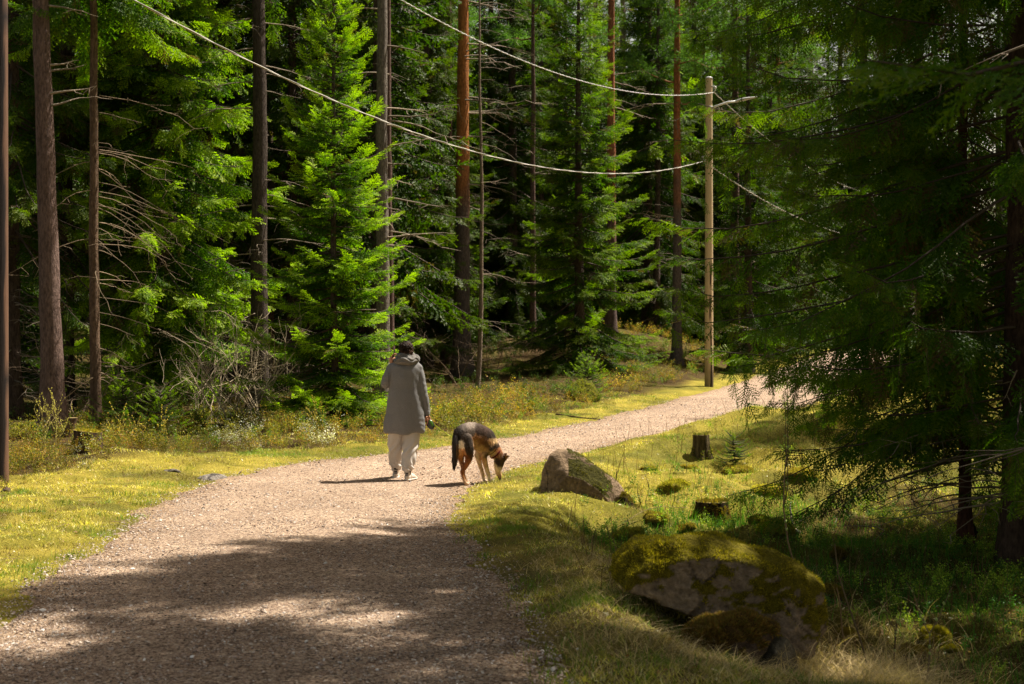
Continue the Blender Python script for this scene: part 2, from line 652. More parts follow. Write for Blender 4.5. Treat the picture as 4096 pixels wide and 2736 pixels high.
def build_moss():
    rng = RG(11)
    g = G()
    # moss and short grass on both verges
    def dens(x, y):
        L, R = dl(x, y), dr(x, y)
        out = np.maximum(L, R)
        lft = (L > -.1) & (L < 2.6)
        rgt = (R > -.1) & (R < 7)
        d = (lft | rgt) * sstep(-.12, .25, out + .2 * vn(x, y, .3, 51))
        patch = np.clip(.75 + .6 * vn(x, y, .5, 52), .15, 1)
        return d * patch * in_view(x, y, 170)
    x, y = sample(900000, -8, 9, 5.5, 36, rng, dens)
    n = len(x)
    z = height(x, y)
    R = dr(x, y)
    h = rng.uniform(.010, .034, n) * (1 + .015 * y) * np.clip(1 + .8 * vn(x, y, .25, 53), .35, 2.2)
    pal = np.array([(.64, .55, .10), (.44, .41, .06), (.68, .58, .20), (.16, .23, .025), (.74, .66, .38), (.24, .16, .07)])
    pp = np.array([.26, .20, .2, .12, .12, .10])
    c = pal[rng.choice(6, n, p=pp)] * rng.uniform(.7, 1.15, (n, 1)) * np.where(rng.random((n, 1)) < .12, 1.35, 1)
    c = c * (1 + .42 * vn(x, y, .13, 58) + .28 * vn(x, y, .45, 59))[:, None]
    pt = (sstep(.0, .7, PATCH(x, y)) * .8)[:, None]
    c = c * (1 - pt) + np.array((.20, .215, .04)) * rng.uniform(.6, 1.4, (n, 1)) * pt
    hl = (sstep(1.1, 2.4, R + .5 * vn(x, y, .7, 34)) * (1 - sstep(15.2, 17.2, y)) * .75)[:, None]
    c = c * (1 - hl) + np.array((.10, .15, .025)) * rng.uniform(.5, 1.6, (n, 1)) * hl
    br = sstep(.15, .65, vn(x, y, .7, 60) + .5 * vn(x, y, .22, 63))[:, None] * .75
    c = c * (1 - br) + np.array((.22, .15, .07)) * rng.uniform(.6, 1.3, (n, 1)) * br
    gr = (vn(x, y, .6, 54) + .3 * vn(x, y, .2, 57) > .55)
    c[gr] = c[gr] * .35 + np.array((.10, .22, .02)) * .65
    h[gr] *= 1.5
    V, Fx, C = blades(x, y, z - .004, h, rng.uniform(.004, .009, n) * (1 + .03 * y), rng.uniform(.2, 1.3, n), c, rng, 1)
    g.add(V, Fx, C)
    o = g.obj("moss", M['grass'], smooth=False)
    tag(o, "yellow green moss and short turf on the path verges", "moss", kind='stuff')


def build_grass():
    rng = RG(12)
    g = G()
    # green tufts
    cx, cy = sample(1500, -6.5, 8, 6.5, 33, rng, lambda x, y: (((dl(x, y) > .0) & (dl(x, y) < 2.4)) | ((dr(x, y) > -.05) & (dr(x, y) < 6))) * in_view(x, y) * np.clip(.5 + vn(x, y, 1.2, 61), .1, 1))
    for k, (num, sp, hh, wd, lean, cc) in enumerate([(26, .07, .10, .005, .8, (.11, .22, .02)), ]):
        m = len(cx)
        x = np.repeat(cx, num) + rng.normal(0, sp, m * num)
        y = np.repeat(cy, num) + rng.normal(0, sp, m * num)
        n = len(x)
        tone = np.repeat(rng.uniform(0, 1, (m, 1)), num, 0)
        c = np.array(cc) * (1 - tone * .6) + np.array((.30, .28, .06)) * tone * .6
        c = c * rng.uniform(.7, 1.2, (n, 1))
        V, Fx, C = blades(x, y, height(x, y) - .005, rng.uniform(.4, 1.1, n) * hh, np.full(n, wd) * (1 + .03 * y), rng.uniform(.1, lean, n), c, rng, 2)
        g.add(V, Fx, C)
    # bright green clumps in the hollow behind the boulders
    for (px, Y, sp, num, hh) in [(622, 13.2, .22, 420, .15), (640, 13.0, .2, 300, .15), (686, 15.2, .22, 500, .18), (740, 17.0, .5, 900, .22), (790, 16.5, .5, 700, .25),
                                 (584, 14.15, .07, 60, .14), (860, 15.0, .9, 1500, .2), (930, 13.2, 1.0, 1500, .2), (960, 10.6, .5, 350, .18), (1010, 9.2, .25, 300, .2)]:
        x = at(px, Y) + rng.normal(0, sp, num)
        y = Y + rng.normal(0, sp, num)
        c = np.array((.07, .20, .02)) * rng.uniform(.6, 1.4, (num, 1))
        V, Fx, C = blades(x, y, height(x, y) - .01, rng.uniform(.35, 1.0, num) * hh, np.full(num, .007), rng.uniform(.1, .6, num), c, rng, 2)
        g.add(V, Fx, C)
    o = g.obj("grass", M['grass'], smooth=False)
    tag(o, "fresh green grass tufts growing through the moss and in the hollow", "grass", kind='stuff')


def build_straw():
    rng = RG(13)
    g = G()
    spots = [(862, 9.0, .22, 1300, .40), (856, 8.4, .24, 1200, .38), (812, 7.9, .25, 500, .18), (900, 8.6, .35, 700, .36), (880, 9.8, .3, 400, .38), (740, 7.6, .25, 400, .10), (625, 8.4, .25, 400, .12),
             (600, 9.3, .25, 450, .2), (585, 10.6, .28, 300, .2), (560, 8.0, .3, 500, .14), (640, 7.6, .4, 900, .15), (720, 7.4, .4, 900, .18), (650, 12.8, .5, 350, .2),
             (700, 14.0, .6, 350, .22), (540, 16.1, .2, 160, .1), (620, 11.2, .5, 420, .16), (960, 9.2, .5, 350, .3), (780, 13.5, .7, 260, .25)]
    for (px, Y, sp, num, hh) in spots:
        x = at(px, Y) + rng.normal(0, sp, num)
        y = Y + rng.normal(0, sp * 1.2, num)
        k = dr(x, y) > .12
        x, y = x[k], y[k]; n = len(x)
        if n == 0: continue
        c = np.array((.62, .47, .24)) * rng.uniform(.5, 1.25, (n, 1)) * np.array((1, 1, 1)) + rng.uniform(0, .03, (n, 3))
        V, Fx, C = blades(x, y, height(x, y) - .01, rng.uniform(.35, 1.0, n) * hh, rng.uniform(.004, .0075, n), rng.uniform(.6, 2.4, n), c, rng, 4, 1.0)
        g.add(V, Fx, C)
    o = g.obj("dry_grass", M['grass'], smooth=False)
    tag(o, "pale straw coloured dry grass lying around the mossy boulders", "dry grass", kind='stuff')


def plant_template(rng, h, nstem, nleaf, leaf, cols, stemcol=(.16, .09, .04), spread=.5):
    g = G()
    for s in range(nstem):
        a = rng.uniform(0, 2 * np.pi); ln = rng.uniform(.6, 1.0) * h
        tip = np.array([math.cos(a) * spread * ln * rng.uniform(.2, 1), math.sin(a) * spread * ln * rng.uniform(.2, 1), ln])
        mid = tip * .5 + rng.normal(0, .02, 3)
        b = rng.normal(0, .03, 3); b[2] = 0
        w0 = np.array([math.sin(a), -math.cos(a), 0]) * .003
        w0 = w0 * .6
        g.add([b - w0, b + w0, mid + w0 * .7, mid - w0 * .7, tip], [(0, 1, 2), (0, 2, 3), (3, 2, 4)], stemcol)
        for k in range(nleaf):
            t = rng.uniform(.25, 1.0)
            p = b * (1 - t) + (mid * 2 * t if t < .5 else mid + (tip - mid) * (2 * t - 1))
            d = rng.normal(0, 1, 3); d[2] = abs(d[2]) * .6; d /= np.linalg.norm(d)
            e = np.cross(d, rng.normal(0, 1, 3)); e /= np.linalg.norm(e) + 1e-9
            L = leaf * rng.uniform(.6, 1.3)
            c = np.array(cols[rng.integers(len(cols))]) * rng.uniform(.7, 1.25)
            q = p + d * .01
            g.add([q, q + d * L * .5 + e * L * .28, q + d * L, q + d * L * .5 - e * L * .28], [(0, 1, 2), (0, 2, 3)], c)
    return np.concatenate(g.V), np.concatenate(g.F), np.concatenate(g.C)


def build_undergrowth():
    rng = RG(17)
    olive = [(.20, .20, .03), (.28, .26, .04), (.12, .15, .025), (.36, .30, .06)]
    rust = [(.42, .22, .05), (.36, .25, .05), (.22, .12, .03), (.48, .32, .06)]
    green = [(.12, .22, .03), (.2, .28, .04), (.08, .14, .02)]
    white = [(.85, .85, .80), (.75, .75, .68), (.35, .30, .12), (.2, .2, .06)]
    dark = [(.05, .10, .02), (.08, .13, .03), (.04, .07, .015)]
    T = [plant_template(rng, .32, 9, 20, .026, olive, spread=.9), plant_template(rng, .34, 9, 17, .025, rust + olive[:2], spread=.8), plant_template(rng, .30, 9, 20, .027, green, spread=.9),
         plant_template(rng, .34, 9, 18, .025, olive + rust + green, spread=.9), plant_template(rng, .30, 9, 16, .019, white, spread=1.0), plant_template(rng, .26, 7, 12, .026, dark)]
    def front(x, y):
        L = dl(x, y)
        edge = 1.75 - 1.25 * sstep(16.5, 22, y) + .5 * sstep(26, 34, y) + .22 * vn(x, y, .8, 31)
        return sstep(0, .35, L - edge) * (1 - sstep(5.5, 9, L)) * in_view(x, y, 80)
    def deep(x, y):
        L = dl(x, y)
        return sstep(5, 8, L) * (1 - sstep(26, 34, L)) * in_view(x, y, 80)
    g = G()
    x, y = sample(15500, -20, 17, 13, 80, rng, front)
    n = len(x); z = height(x, y)
    bandn = vn(x, y, 2.2, 71) + .5 * vn(x, y, .7, 72) + rng.normal(0, .35, n)
    typ = np.where(bandn > .55, 2, np.where(bandn > .1, 0, np.where(bandn > -.4, 3, 1)))
    typ = np.where((x > -1) & (bandn < .35), np.where(rng.random(n) < .6, 1, 3), typ)
    px = 512 + x / y * F_PX
    wz = ((np.abs(px - 240) < 24) & (y < 24.5)) | ((np.abs(px - 320) < 22) & (y < 23)) | ((np.abs(px - 85) < 8) & (y < 20))
    typ = np.where(wz & (rng.random(n) < .7), 4, typ)
    typ = np.where((px > 430) & (px < 600) & (y > 33), 5, typ)
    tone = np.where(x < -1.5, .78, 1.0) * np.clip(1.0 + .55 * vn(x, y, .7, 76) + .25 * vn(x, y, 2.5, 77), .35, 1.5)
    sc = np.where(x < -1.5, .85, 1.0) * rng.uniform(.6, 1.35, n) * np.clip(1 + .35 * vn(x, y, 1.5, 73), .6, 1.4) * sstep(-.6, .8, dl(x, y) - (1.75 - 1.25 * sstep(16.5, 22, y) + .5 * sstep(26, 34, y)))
    for k in range(6):
        m = typ == k
        if m.sum() == 0: continue
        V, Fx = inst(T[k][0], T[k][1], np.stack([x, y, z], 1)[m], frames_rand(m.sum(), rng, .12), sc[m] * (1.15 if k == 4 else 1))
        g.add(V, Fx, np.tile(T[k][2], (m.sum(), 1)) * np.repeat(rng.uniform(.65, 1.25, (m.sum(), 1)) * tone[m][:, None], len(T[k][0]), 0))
    x, y = sample(5000, -30, 12, 20, 90, rng, deep, near=False)
    n = len(x); z = height(x, y)
    V, Fx = inst(T[5][0], T[5][1], np.stack([x, y, z], 1), frames_rand(n, rng, .12), rng.uniform(.9, 1.9, n))
    g.add(V, Fx, np.tile(T[5][2], (n, 1)))
    # low cover in the hollow and on the moss slope to the right
    def right(x, y):
        R = dr(x, y)
        return (R > 1.3) * (R < 12) * in_view(x, y, 80) * np.clip(.25 + .5 * vn(x, y, 1.1, 75) + .45 * sstep(3, 5, R) + .3 * (1 - sstep(15, 17, y)), 0, 1) * sstep(8.8, 12, y) * (1 - .8 * sstep(17.5, 19.5, y) * (1 - sstep(5, 7, R)))
    x, y = sample(11000, .3, 14, 8, 45, rng, right)
    n = len(x); z = height(x, y)
    k = rng.random(n) < .75
    for kk, tt in ((k, 5), (~k, 0)):
        V, Fx = inst(T[tt][0], T[tt][1], np.stack([x, y, z], 1)[kk], frames_rand(kk.sum(), rng, .12), rng.uniform(.3, .8, kk.sum()))
        g.add(V, Fx, np.tile(T[tt][2], (kk.sum(), 1)) * np.array((1.0, 1.5, 1.0)))
    x, y = sample(1500, .5, 8, 9, 24, rng, lambda x, y: (dr(x, y) > .5) * in_view(x, y) * .6)
    for a, b in zip(x, y):   # dead upright stalks
        L = rng.uniform(.08, .34); q = rng.normal(0, .2, 2) * L; zz = hz(a, b)
        g.add(*tube([[a, b, zz - .01], [a + q[0] * .4, b + q[1] * .4, zz + L * .5], [a + q[0], b + q[1], zz + L]], [.0035, .0028, .0015], 3, cap=False), np.array((.20, .12, .07)) * rng.uniform(.5, 1.6))
    o = g.obj("undergrowth", M['leaf'], smooth=False)
    tag(o, "knee high bilberry and heather undergrowth in olive and rust along the forest edge", "undergrowth", kind='stuff')


def build_litter():
    """fallen leaves, bark bits and twigs on verge and hollow floor"""
    rng = RG(19)
    def dens(x, y):
        return ((dr(x, y) > .1) | (dl(x, y) > .1)) * in_view(x, y) * np.where(dr(x, y) > 2.5, .8, .25)
    x, y = sample(30000, -6, 8, 6.3, 26, rng, dens)
    n = len(x); z = height(x, y) + .012
    T = np.array([(-1, 0, 0), (0, -.45, .1), (1, 0, 0), (0, .45, .12)], float); Fq = np.array([(0, 1, 2), (0, 2, 3)])
    V, Fx = inst(T, Fq, np.stack([x, y, z], 1), frames_rand(n, rng, .5), rng.uniform(.008, .022, n))
    pal = np.array([(.30, .15, .06), (.45, .30, .16), (.16, .08, .04), (.75, .68, .52)])
    c = pal[rng.choice(4, n, p=[.3, .25, .25, .2])]
    g = G(); g.add(V, Fx, np.repeat(c, 4, 0))
    x, y = sample(1200, -6, 8, 6.3, 24, rng, dens)
    for a, b in zip(x, y):
        L = rng.uniform(.04, .22); an = rng.uniform(0, 6.28)
        p = np.array([a, b, hz(a, b) + .015 if False else 0])
        q = np.array([math.cos(an) * L, math.sin(an) * L, 0])
        zz = height(np.array([a, a + q[0]]), np.array([b, b + q[1]])) + .02
        P = np.array([[a, b, zz[0]], [a + q[0], b + q[1], zz[1]]])
        g.add(*tube(P, [.003, .002], 3), (.2, .13, .08))
    o = g.obj("leaf_litter", M['leaf'], smooth=False)
    tag(o, "brown fallen leaves, needles and twigs scattered on the ground", "leaf litter", kind='stuff')


build_pebbles()
build_moss()
build_grass()
build_straw()
build_undergrowth()
build_litter()

# ------------------------------------------------------------------ trees
def spray(n_tw, n_seg, rng, w=.055, wid=.42):
    """one flat feathery spruce frond of unit length along +X; col = (tipness)"""
    V, F, C = [], [], []
    def strip(p0, d, L, ns, z0=0):
        d = np.array(d, float); d /= np.linalg.norm(d)
        pr = np.cross(d, [0, 0, 1.0]); pr /= np.linalg.norm(pr)
        for j in range(ns):
            a, b = p0 + d * L * j / ns, p0 + d * L * (j + 1) / ns
            for sg in (-1, 1):
                an = rng.uniform(-.6, .9)
                q = pr * sg * math.cos(an) + np.array([0, 0, 1.0]) * math.sin(an)
                k = len(V)
                ww = w * rng.uniform(.7, 1.25)
                V.extend([a, b, (a + b) / 2 + q * ww + d * ww * .9])
                F.append((k, k + 1, k + 2))
                tt = (j + .5) / ns
                C.extend([tt, tt, tt + .15])
    main_n = max(3, n_seg)
    strip(np.zeros(3), (1, 0, 0), 1.0, main_n + 3)
    for k in range(n_tw):
        t = .08 + .84 * k / n_tw
        L = (wid * (1 - t) ** .75 + .10) * rng.uniform(.8, 1.15)
        a = math.radians(rng.uniform(38, 58))
        sg = 1 if k % 2 else -1
        strip(np.array([t, 0, 0]), (math.cos(a), sg * math.sin(a), rng.uniform(-.35, .1)), L, n_seg)
    return np.array(V, float), np.array(F, int), np.array(C, float)


NEEDLE_DARK = np.array((.028, .058, .007))
NEEDLE_MID = np.array((.052, .112, .006))
NEEDLE_TIP = np.array((.195, .258, .006))
NEEDLE_DRY = np.array((.10, .065, .035))


def spruce_meshes(H, R, z0, lod, seed, trunk_r, hang=.5, dz=.34, nper=5, sp=.10, fr=.42, pitch=(-22, 42), vivid=1.0, power=.85,
                  dead=0, lean=0.0, inner=.18, ztop=None, drape=0, rr=(.62, 1.12), bw=1.0, tone=1.0, barkc=(.16, .12, .10), dry=.04, az_keep=None, lower=None, moss_twigs=0):
    rng = RG(seed)
    sprays = [spray(*[(13, 5), (11, 4), (6, 3)][lod], RG(seed * 7 + q), w=[.036, .046, .085][lod]) for q in range(3)]
    O, Rm, Sc, Tp, Sd = [], [], [], [], []
    wood = G()
    z = z0
    az = rng.uniform(0, 6.28)
    while z < (ztop or H - .15):
        t = (z - z0) / (H - z0)
        cnt = max(3, int(nper + rng.integers(-1, 2)))
        for k in range(cnt):
            az += 2 * np.pi / cnt + rng.normal(0, .35)
            if az_keep is not None and not az_keep(az, z): continue
            L = R * max(0, 1 - t) ** power * rng.uniform(*rr) + min(.18, R * .12)
            if lower is not None: L *= lower(z)
            pt = math.tan(math.radians(pitch[0] + (pitch[1] - pitch[0]) * t ** 1.3 + rng.normal(0, 7)))
            zz = z + rng.uniform(-.5, .5) * dz
            s = np.linspace(0, 1, 9)
            curl = .22 + .1 * rng.random()
            r = L * s
            h = L * (pt * s - .30 * hang * s ** 1.5 + curl * s ** 3.2)
            side = rng.normal(0, .09) * L * s ** 2 + np.cumsum(rng.normal(0, .012, 9)) * L * s
            h = h + np.cumsum(rng.normal(0, .009, 9)) * L * s
            ca, sa = math.cos(az), math.sin(az)
            P = np.stack([ca * r - sa * side, sa * r + ca * side, zz + h], 1)
            P[:, 0] += lean * P[:, 2]
            br = (.006 + .010 * L / 2) * bw
            wood.add(*tube(P, np.linspace(br * (1.5 if lod == 0 else 1.7), .003, 9), 3 if lod else 4, cap=False), (.10, .075, .06))
            T = np.gradient(P, axis=0); T /= np.linalg.norm(T, axis=1, keepdims=True)
            ns = max(3, int(L * (1 - inner) / sp * 2))
            ss = inner + (1 - inner) * (np.arange(ns) + rng.random(ns)) / ns
            ss = np.clip(ss, 0, .985)
            i = ss * 8; i0 = i.astype(int).clip(0, 7); f = (i - i0)[:, None]
            p = P[i0] * (1 - f) + P[i0 + 1] * f
            tg = T[i0] * (1 - f) + T[i0 + 1] * f
            lat = np.stack([-tg[:, 1], tg[:, 0], np.zeros(ns)], 1)
            lat /= np.linalg.norm(lat, axis=1, keepdims=True) + 1e-9
            sg = np.where(np.arange(ns) % 2, 1, -1)[:, None] * rng.uniform(.5, 1.1, (ns, 1))
            dn = np.array([0, 0, -1.0]) * (hang * rng.uniform(.35, 1.4, (ns, 1)) * (1.15 - .75 * ss[:, None] ** 2))
            d = tg * rng.uniform(.5, .9, (ns, 1)) + lat * sg * (1 - .5 * ss[:, None]) + dn + rng.normal(0, .12, (ns, 3))
            size = fr * rng.uniform(.6, 1.15, ns) * np.clip(.55 + .7 * (1 - ss) * min(1.5, L), .5, 1.5)
            size = np.minimum(size, .35 * L + .12)
            # tip
            p = np.concatenate([p, P[-2:-1]]); d = np.concatenate([d, T[-1:]]); size = np.append(size, fr * .8); ss = np.append(ss, 1)
            d /= np.linalg.norm(d, axis=1, keepdims=True)
            up = np.array([0, 0, 1.0]) + rng.normal(0, .35, d.shape)
            y_ = np.cross(up, d); y_ /= np.linalg.norm(y_, axis=1, keepdims=True) + 1e-9
            z_ = np.cross(d, y_)
            O.append(p); Rm.append(np.stack([d, y_, z_], 2)); Sc.append(size); Tp.append(ss); Sd.append(np.full(len(p), rng.uniform(-.2, .25)))
        z += dz * rng.uniform(.7, 1.3)
    if drape:
        base = len(O)
        for q in range(base):
            m = rng.random(len(O[q])) < drape
            for o_, t_ in zip(O[q][m], Tp[q][m]):
                k = rng.integers(2, 5); st = fr * .42
                dd = np.array((rng.normal(0, .10), rng.normal(0, .10), -1.0))
                pts = o_ + dd * (np.arange(k)[:, None] * st) + rng.normal(0, .012, (k, 3))
                wood.add(*tube(np.vstack([o_, pts[-1] + dd * st * .5]), [.003, .0015], 3, cap=False), (.12, .08, .055))
                d = dd + rng.normal(0, .28, (k, 3)); d /= np.linalg.norm(d, axis=1, keepdims=True)
                up = rng.normal(0, 1, (k, 3)); y_ = np.cross(up, d); y_ /= np.linalg.norm(y_, axis=1, keepdims=True); z_ = np.cross(d, y_)
                O.append(pts); Rm.append(np.stack([d, y_, z_], 2)); Sc.append(np.full(k, fr * .62) * rng.uniform(.7, 1.1, k)); Tp.append(np.full(k, t_ * .8)); Sd.append(rng.uniform(-.2, .2, k))
    O = np.concatenate(O); Rm = np.concatenate(Rm); Sc = np.concatenate(Sc); Tp = np.concatenate(Tp); Sd = np.concatenate(Sd)
    crown = G()
    pick = rng.integers(0, 3, len(O))
    for q in range(3):
        m = pick == q
        TV, TF, TC = sprays[q]
        V, Fx = inst(TV, TF, O[m], Rm[m], Sc[m])
        n = m.sum()
        tp = np.clip(.55 * Tp[m][:, None] + .55 * TC[None] + Sd[m][:, None] + rng.normal(0, .10, (n, 1)), 0, 1.1).reshape(-1, 1)
        a = NEEDLE_DARK * (1 - np.clip(tp * 2, 0, 1)) + NEEDLE_MID * np.clip(tp * 2, 0, 1)
        c = a * (1 - np.clip(tp * 2 - 1, 0, 1)) + NEEDLE_TIP * vivid * np.clip(tp * 2 - 1, 0, 1)
        dr_ = np.repeat(rng.random((n, 1)) < dry * (1.6 - Tp[m][:, None]), len(TV), 0)
        c = np.where(dr_, NEEDLE_DRY, c) * tone  # low tone darkens the background needles in place of forest shade
        crown.add(V, Fx, c)
    for k in range(dead):
        dead_branch(wood, rng.uniform(.4, z0 + .5), rng.uniform(0, 6.28), rng.uniform(.4, 1.6), trunk_r, rng, lean)
    tr = trunk_geo(H, trunk_r, barkc, rng, lean)
    return tr.mesh("trunk", M['bark']), wood.mesh("branches", M['twig']), crown.mesh("crown", M['needle'], False)


def dead_branch(g, z, az, L, tr, rng, lean=0, droop=.25, col=(.30, .24, .18), r0=None, sub=True):
    s = np.linspace(0, 1, 7)
    ca, sa = math.cos(az), math.sin(az)
    wob = np.cumsum(rng.normal(0, .05, 7)) * L * s
    rr = tr * .7 + L * s
    zz = z - droop * L * s ** 1.5 + rng.uniform(-.05, .15) * L * s + np.cumsum(rng.normal(0, .03, 7)) * L * s
    P = np.stack([ca * rr - sa * wob, sa * rr + ca * wob, zz], 1)
    P[:, 0] += lean * P[:, 2]
    r0 = r0 or (.006 + .006 * L)
    c = np.array(col) * rng.uniform(.5, 1.2)
    g.add(*tube(P, np.linspace(r0, .0025, 7), 4, cap=False), c)
    if sub:
        for j in range(int(2 + L * 3)):
            i = rng.integers(2, 7)
            d = rng.normal(0, 1, 3); d[2] = -abs(d[2]) * .5; d /= np.linalg.norm(d)
            l2 = L * rng.uniform(.12, .35)
            Q = np.array([P[i], P[i] + d * l2 * .5 + rng.normal(0, .02, 3), P[i] + d * l2 + np.array([ca, sa, 0]) * l2 * .3])
            g.add(*tube(Q, [r0 * .45, r0 * .35, .0015], 3, cap=False), c)


def trunk_geo(H, r, barkc, rng, lean=0, top=None, split=None, bend=0.0, ring=14, flare=1.6):
    """tapered, flared, slightly wandering trunk; barkc may be a function z->rgb"""
    k = max(12, int(H * 3))
    z = np.linspace(-.25, H, k)
    cx = np.cumsum(rng.normal(0, .006, k)); cy = np.cumsum(rng.normal(0, .006, k))
    P = np.stack([cx + lean * z + bend * np.sin(z * .45), cy, z], 1)
    rad = r * (1 - .82 * np.clip(z, 0, None) / H) * (1 + (flare - 1) * np.exp(-np.clip(z, 0, 9) * 3.0 / (r * 8)))
    a = np.linspace(0, 2 * np.pi, ring, endpoint=False)
    lob = 1 + .16 * np.exp(-np.clip(z, 0, 9)[:, None] * 4) * np.cos(a[None] * 5 + 1)
    rr = rad[:, None] * lob * (1 + rng.normal(0, .025, (k, ring)))
    V = np.stack([P[:, 0:1] + rr * np.cos(a), P[:, 1:2] + rr * np.sin(a), np.repeat(P[:, 2:3], ring, 1)], -1).reshape(-1, 3)
    i = np.arange(k - 1)[:, None] * ring; j = np.arange(ring)[None]; j2 = (j + 1) % ring
    F = np.stack([i + j, i + j2, i + ring + j2, i + ring + j], -1).reshape(-1, 4)
    g = G()
    zc = V[:, 2]
    if callable(barkc):
        C = barkc(V)
    else:
        C = np.tile(np.array(barkc), (len(V), 1))
    C = C * rng.uniform(.8, 1.15, (len(V), 1))
    g.add(V, F, C)
    return g


def pine_bark(zs, lo=(.17, .12, .10), hi=(.52, .20, .07)):
    lo, hi = np.array(lo), np.array(hi)
    def f(V):
        t = sstep(zs - 1.5, zs + 1.5, V[:, 2] + .8 * vn(V[:, 0] * 5 + V[:, 1] * 5, V[:, 2], .7, 3))[:, None]
        return lo * (1 - t) + hi * t
    return f


def pine_puff(rng, n=70, L=.09):
    """cluster of pine needle tufts, unit ball"""
    V, F = [], []
    for k in range(n):
        d = rng.normal(0, 1, 3); d /= np.linalg.norm(d); d[2] = d[2] * .6 + .15
        p = rng.normal(0, .33, 3) * np.array([1, 1, .45])
        for q in range(3):
            dd = d + rng.normal(0, .45, 3); dd /= np.linalg.norm(dd)
            e = np.cross(dd, rng.normal(0, 1, 3)); e /= np.linalg.norm(e) + 1e-9
            i = len(V)
            V.extend([p - e * .018, p + e * .018, p + dd * .24]); F.append((i, i + 1, i + 2))
    return np.array(V), np.array(F)


def pine_meshes(H, r, zc, seed, zs=5.0, nb=26, R=2.4, dead=8, lean=0, barkf=None, deadlen=(.4, 1.8), puff=.55, dead_z=(2, 9), dead_az=None, bend=0):
    rng = RG(seed)
    wood, crown = G(), G()
    puffs = [pine_puff(RG(seed + 50 + q)) for q in range(3)]
    O = []
    for k in range(nb):
        z = zc + (H - zc) * (k / nb) ** .9
        az = k * 2.4 + rng.normal(0, .3)
        L = R * (1 - .7 * (z - zc) / (H - zc + .01)) * rng.uniform(.6, 1.1)
        s = np.linspace(0, 1, 7)
        P = np.stack([math.cos(az) * L * s, math.sin(az) * L * s, z + L * (.05 * s + .25 * s ** 2) + np.cumsum(rng.normal(0, .03, 7)) * L], 1)
        P[:, 0] += lean * P[:, 2] + bend * np.sin(P[:, 2] * .45)
        wood.add(*tube(P, np.linspace(.035, .006, 7), 4, cap=False), (.35, .17, .08))
        for j in range(int(5 + L * 4)):
            i = rng.integers(2, 7)
            O.append(P[i] + rng.normal(0, .28, 3) * np.array([1, 1, .6]) * min(1, L / 1.2))
    O = np.array(O)
    pk = rng.integers(0, 3, len(O))
    for q in range(3):
        m = pk == q
        V, Fx = inst(puffs[q][0], puffs[q][1], O[m], frames_rand(m.sum(), rng, .3), puff * rng.uniform(.7, 1.3, m.sum()))
        c = np.array((.085, .15, .045)) * rng.uniform(.55, 1.5, (m.sum(), 1))
        crown.add(V, Fx, np.repeat(c, len(puffs[q][0]), 0))
    for k in range(dead):
        a = dead_az(rng) if dead_az else rng.uniform(0, 6.28)
        dead_branch(wood, rng.uniform(*dead_z), a, rng.uniform(*deadlen), r * .8, rng, lean, droop=rng.uniform(-.1, .3), col=(.36, .29, .21), r0=.022)
    tr = trunk_geo(H, r, barkf or pine_bark(zs), rng, lean, bend=bend)
    return tr.mesh("trunk", M['bark']), wood.mesh("branches", M['twig']), crown.mesh("crown", M['needle'], False)


def place(kind, meshes, x, y, rz, sc, label, group=None, cat="tree", dz=0.0, parts=("trunk", "branches", "crown")):
    r = empty(kind, (x, y, hz(x, y) + dz), rz, label, cat, group, sc)
    for nm, me in zip(parts, meshes):
        if me is not None:
            link(bpy.data.objects.new(nm, me), r)
    return r


def proto_set():
    P = {}
    P['full'] = [spruce_meshes(17, 2.7, .7, 1, 101, .19, hang=.7, dz=.36, nper=5, sp=.13, fr=.46, vivid=.5, tone=.6),
                 spruce_meshes(19, 3.1, 1.6, 1, 102, .23, hang=1.1, dz=.40, nper=5, sp=.13, fr=.50, dead=8, vivid=.5, tone=.6),
                 spruce_meshes(15, 2.4, 1.0, 1, 103, .16, hang=.45, dz=.34, nper=5, sp=.13, fr=.44, dead=5, vivid=.5, tone=.6)]
    P['mid'] = [spruce_meshes(18, 2.3, 3.6, 1, 131, .17, hang=1.2, dz=.42, nper=5, sp=.14, fr=.48, dead=60, dry=.14, vivid=.65, tone=.65, barkc=(.13, .09, .07))]
    P['far'] = [spruce_meshes(18, 2.9, 1.0, 2, 111, .2, hang=.8, dz=.5, nper=5, sp=.2, fr=.62, vivid=.5, tone=.6),
                spruce_meshes(21, 3.2, 3.5, 2, 112, .24, hang=1.0, dz=.55, nper=5, sp=.2, fr=.66, dead=10, vivid=.5, tone=.6)]
    P['bare'] = [spruce_meshes(18, 2.0, 7.5, 2, 121, .15, hang=.9, dz=.5, nper=4, sp=.18, fr=.6, dead=34, ztop=17)]
    return P


PR = proto_set()


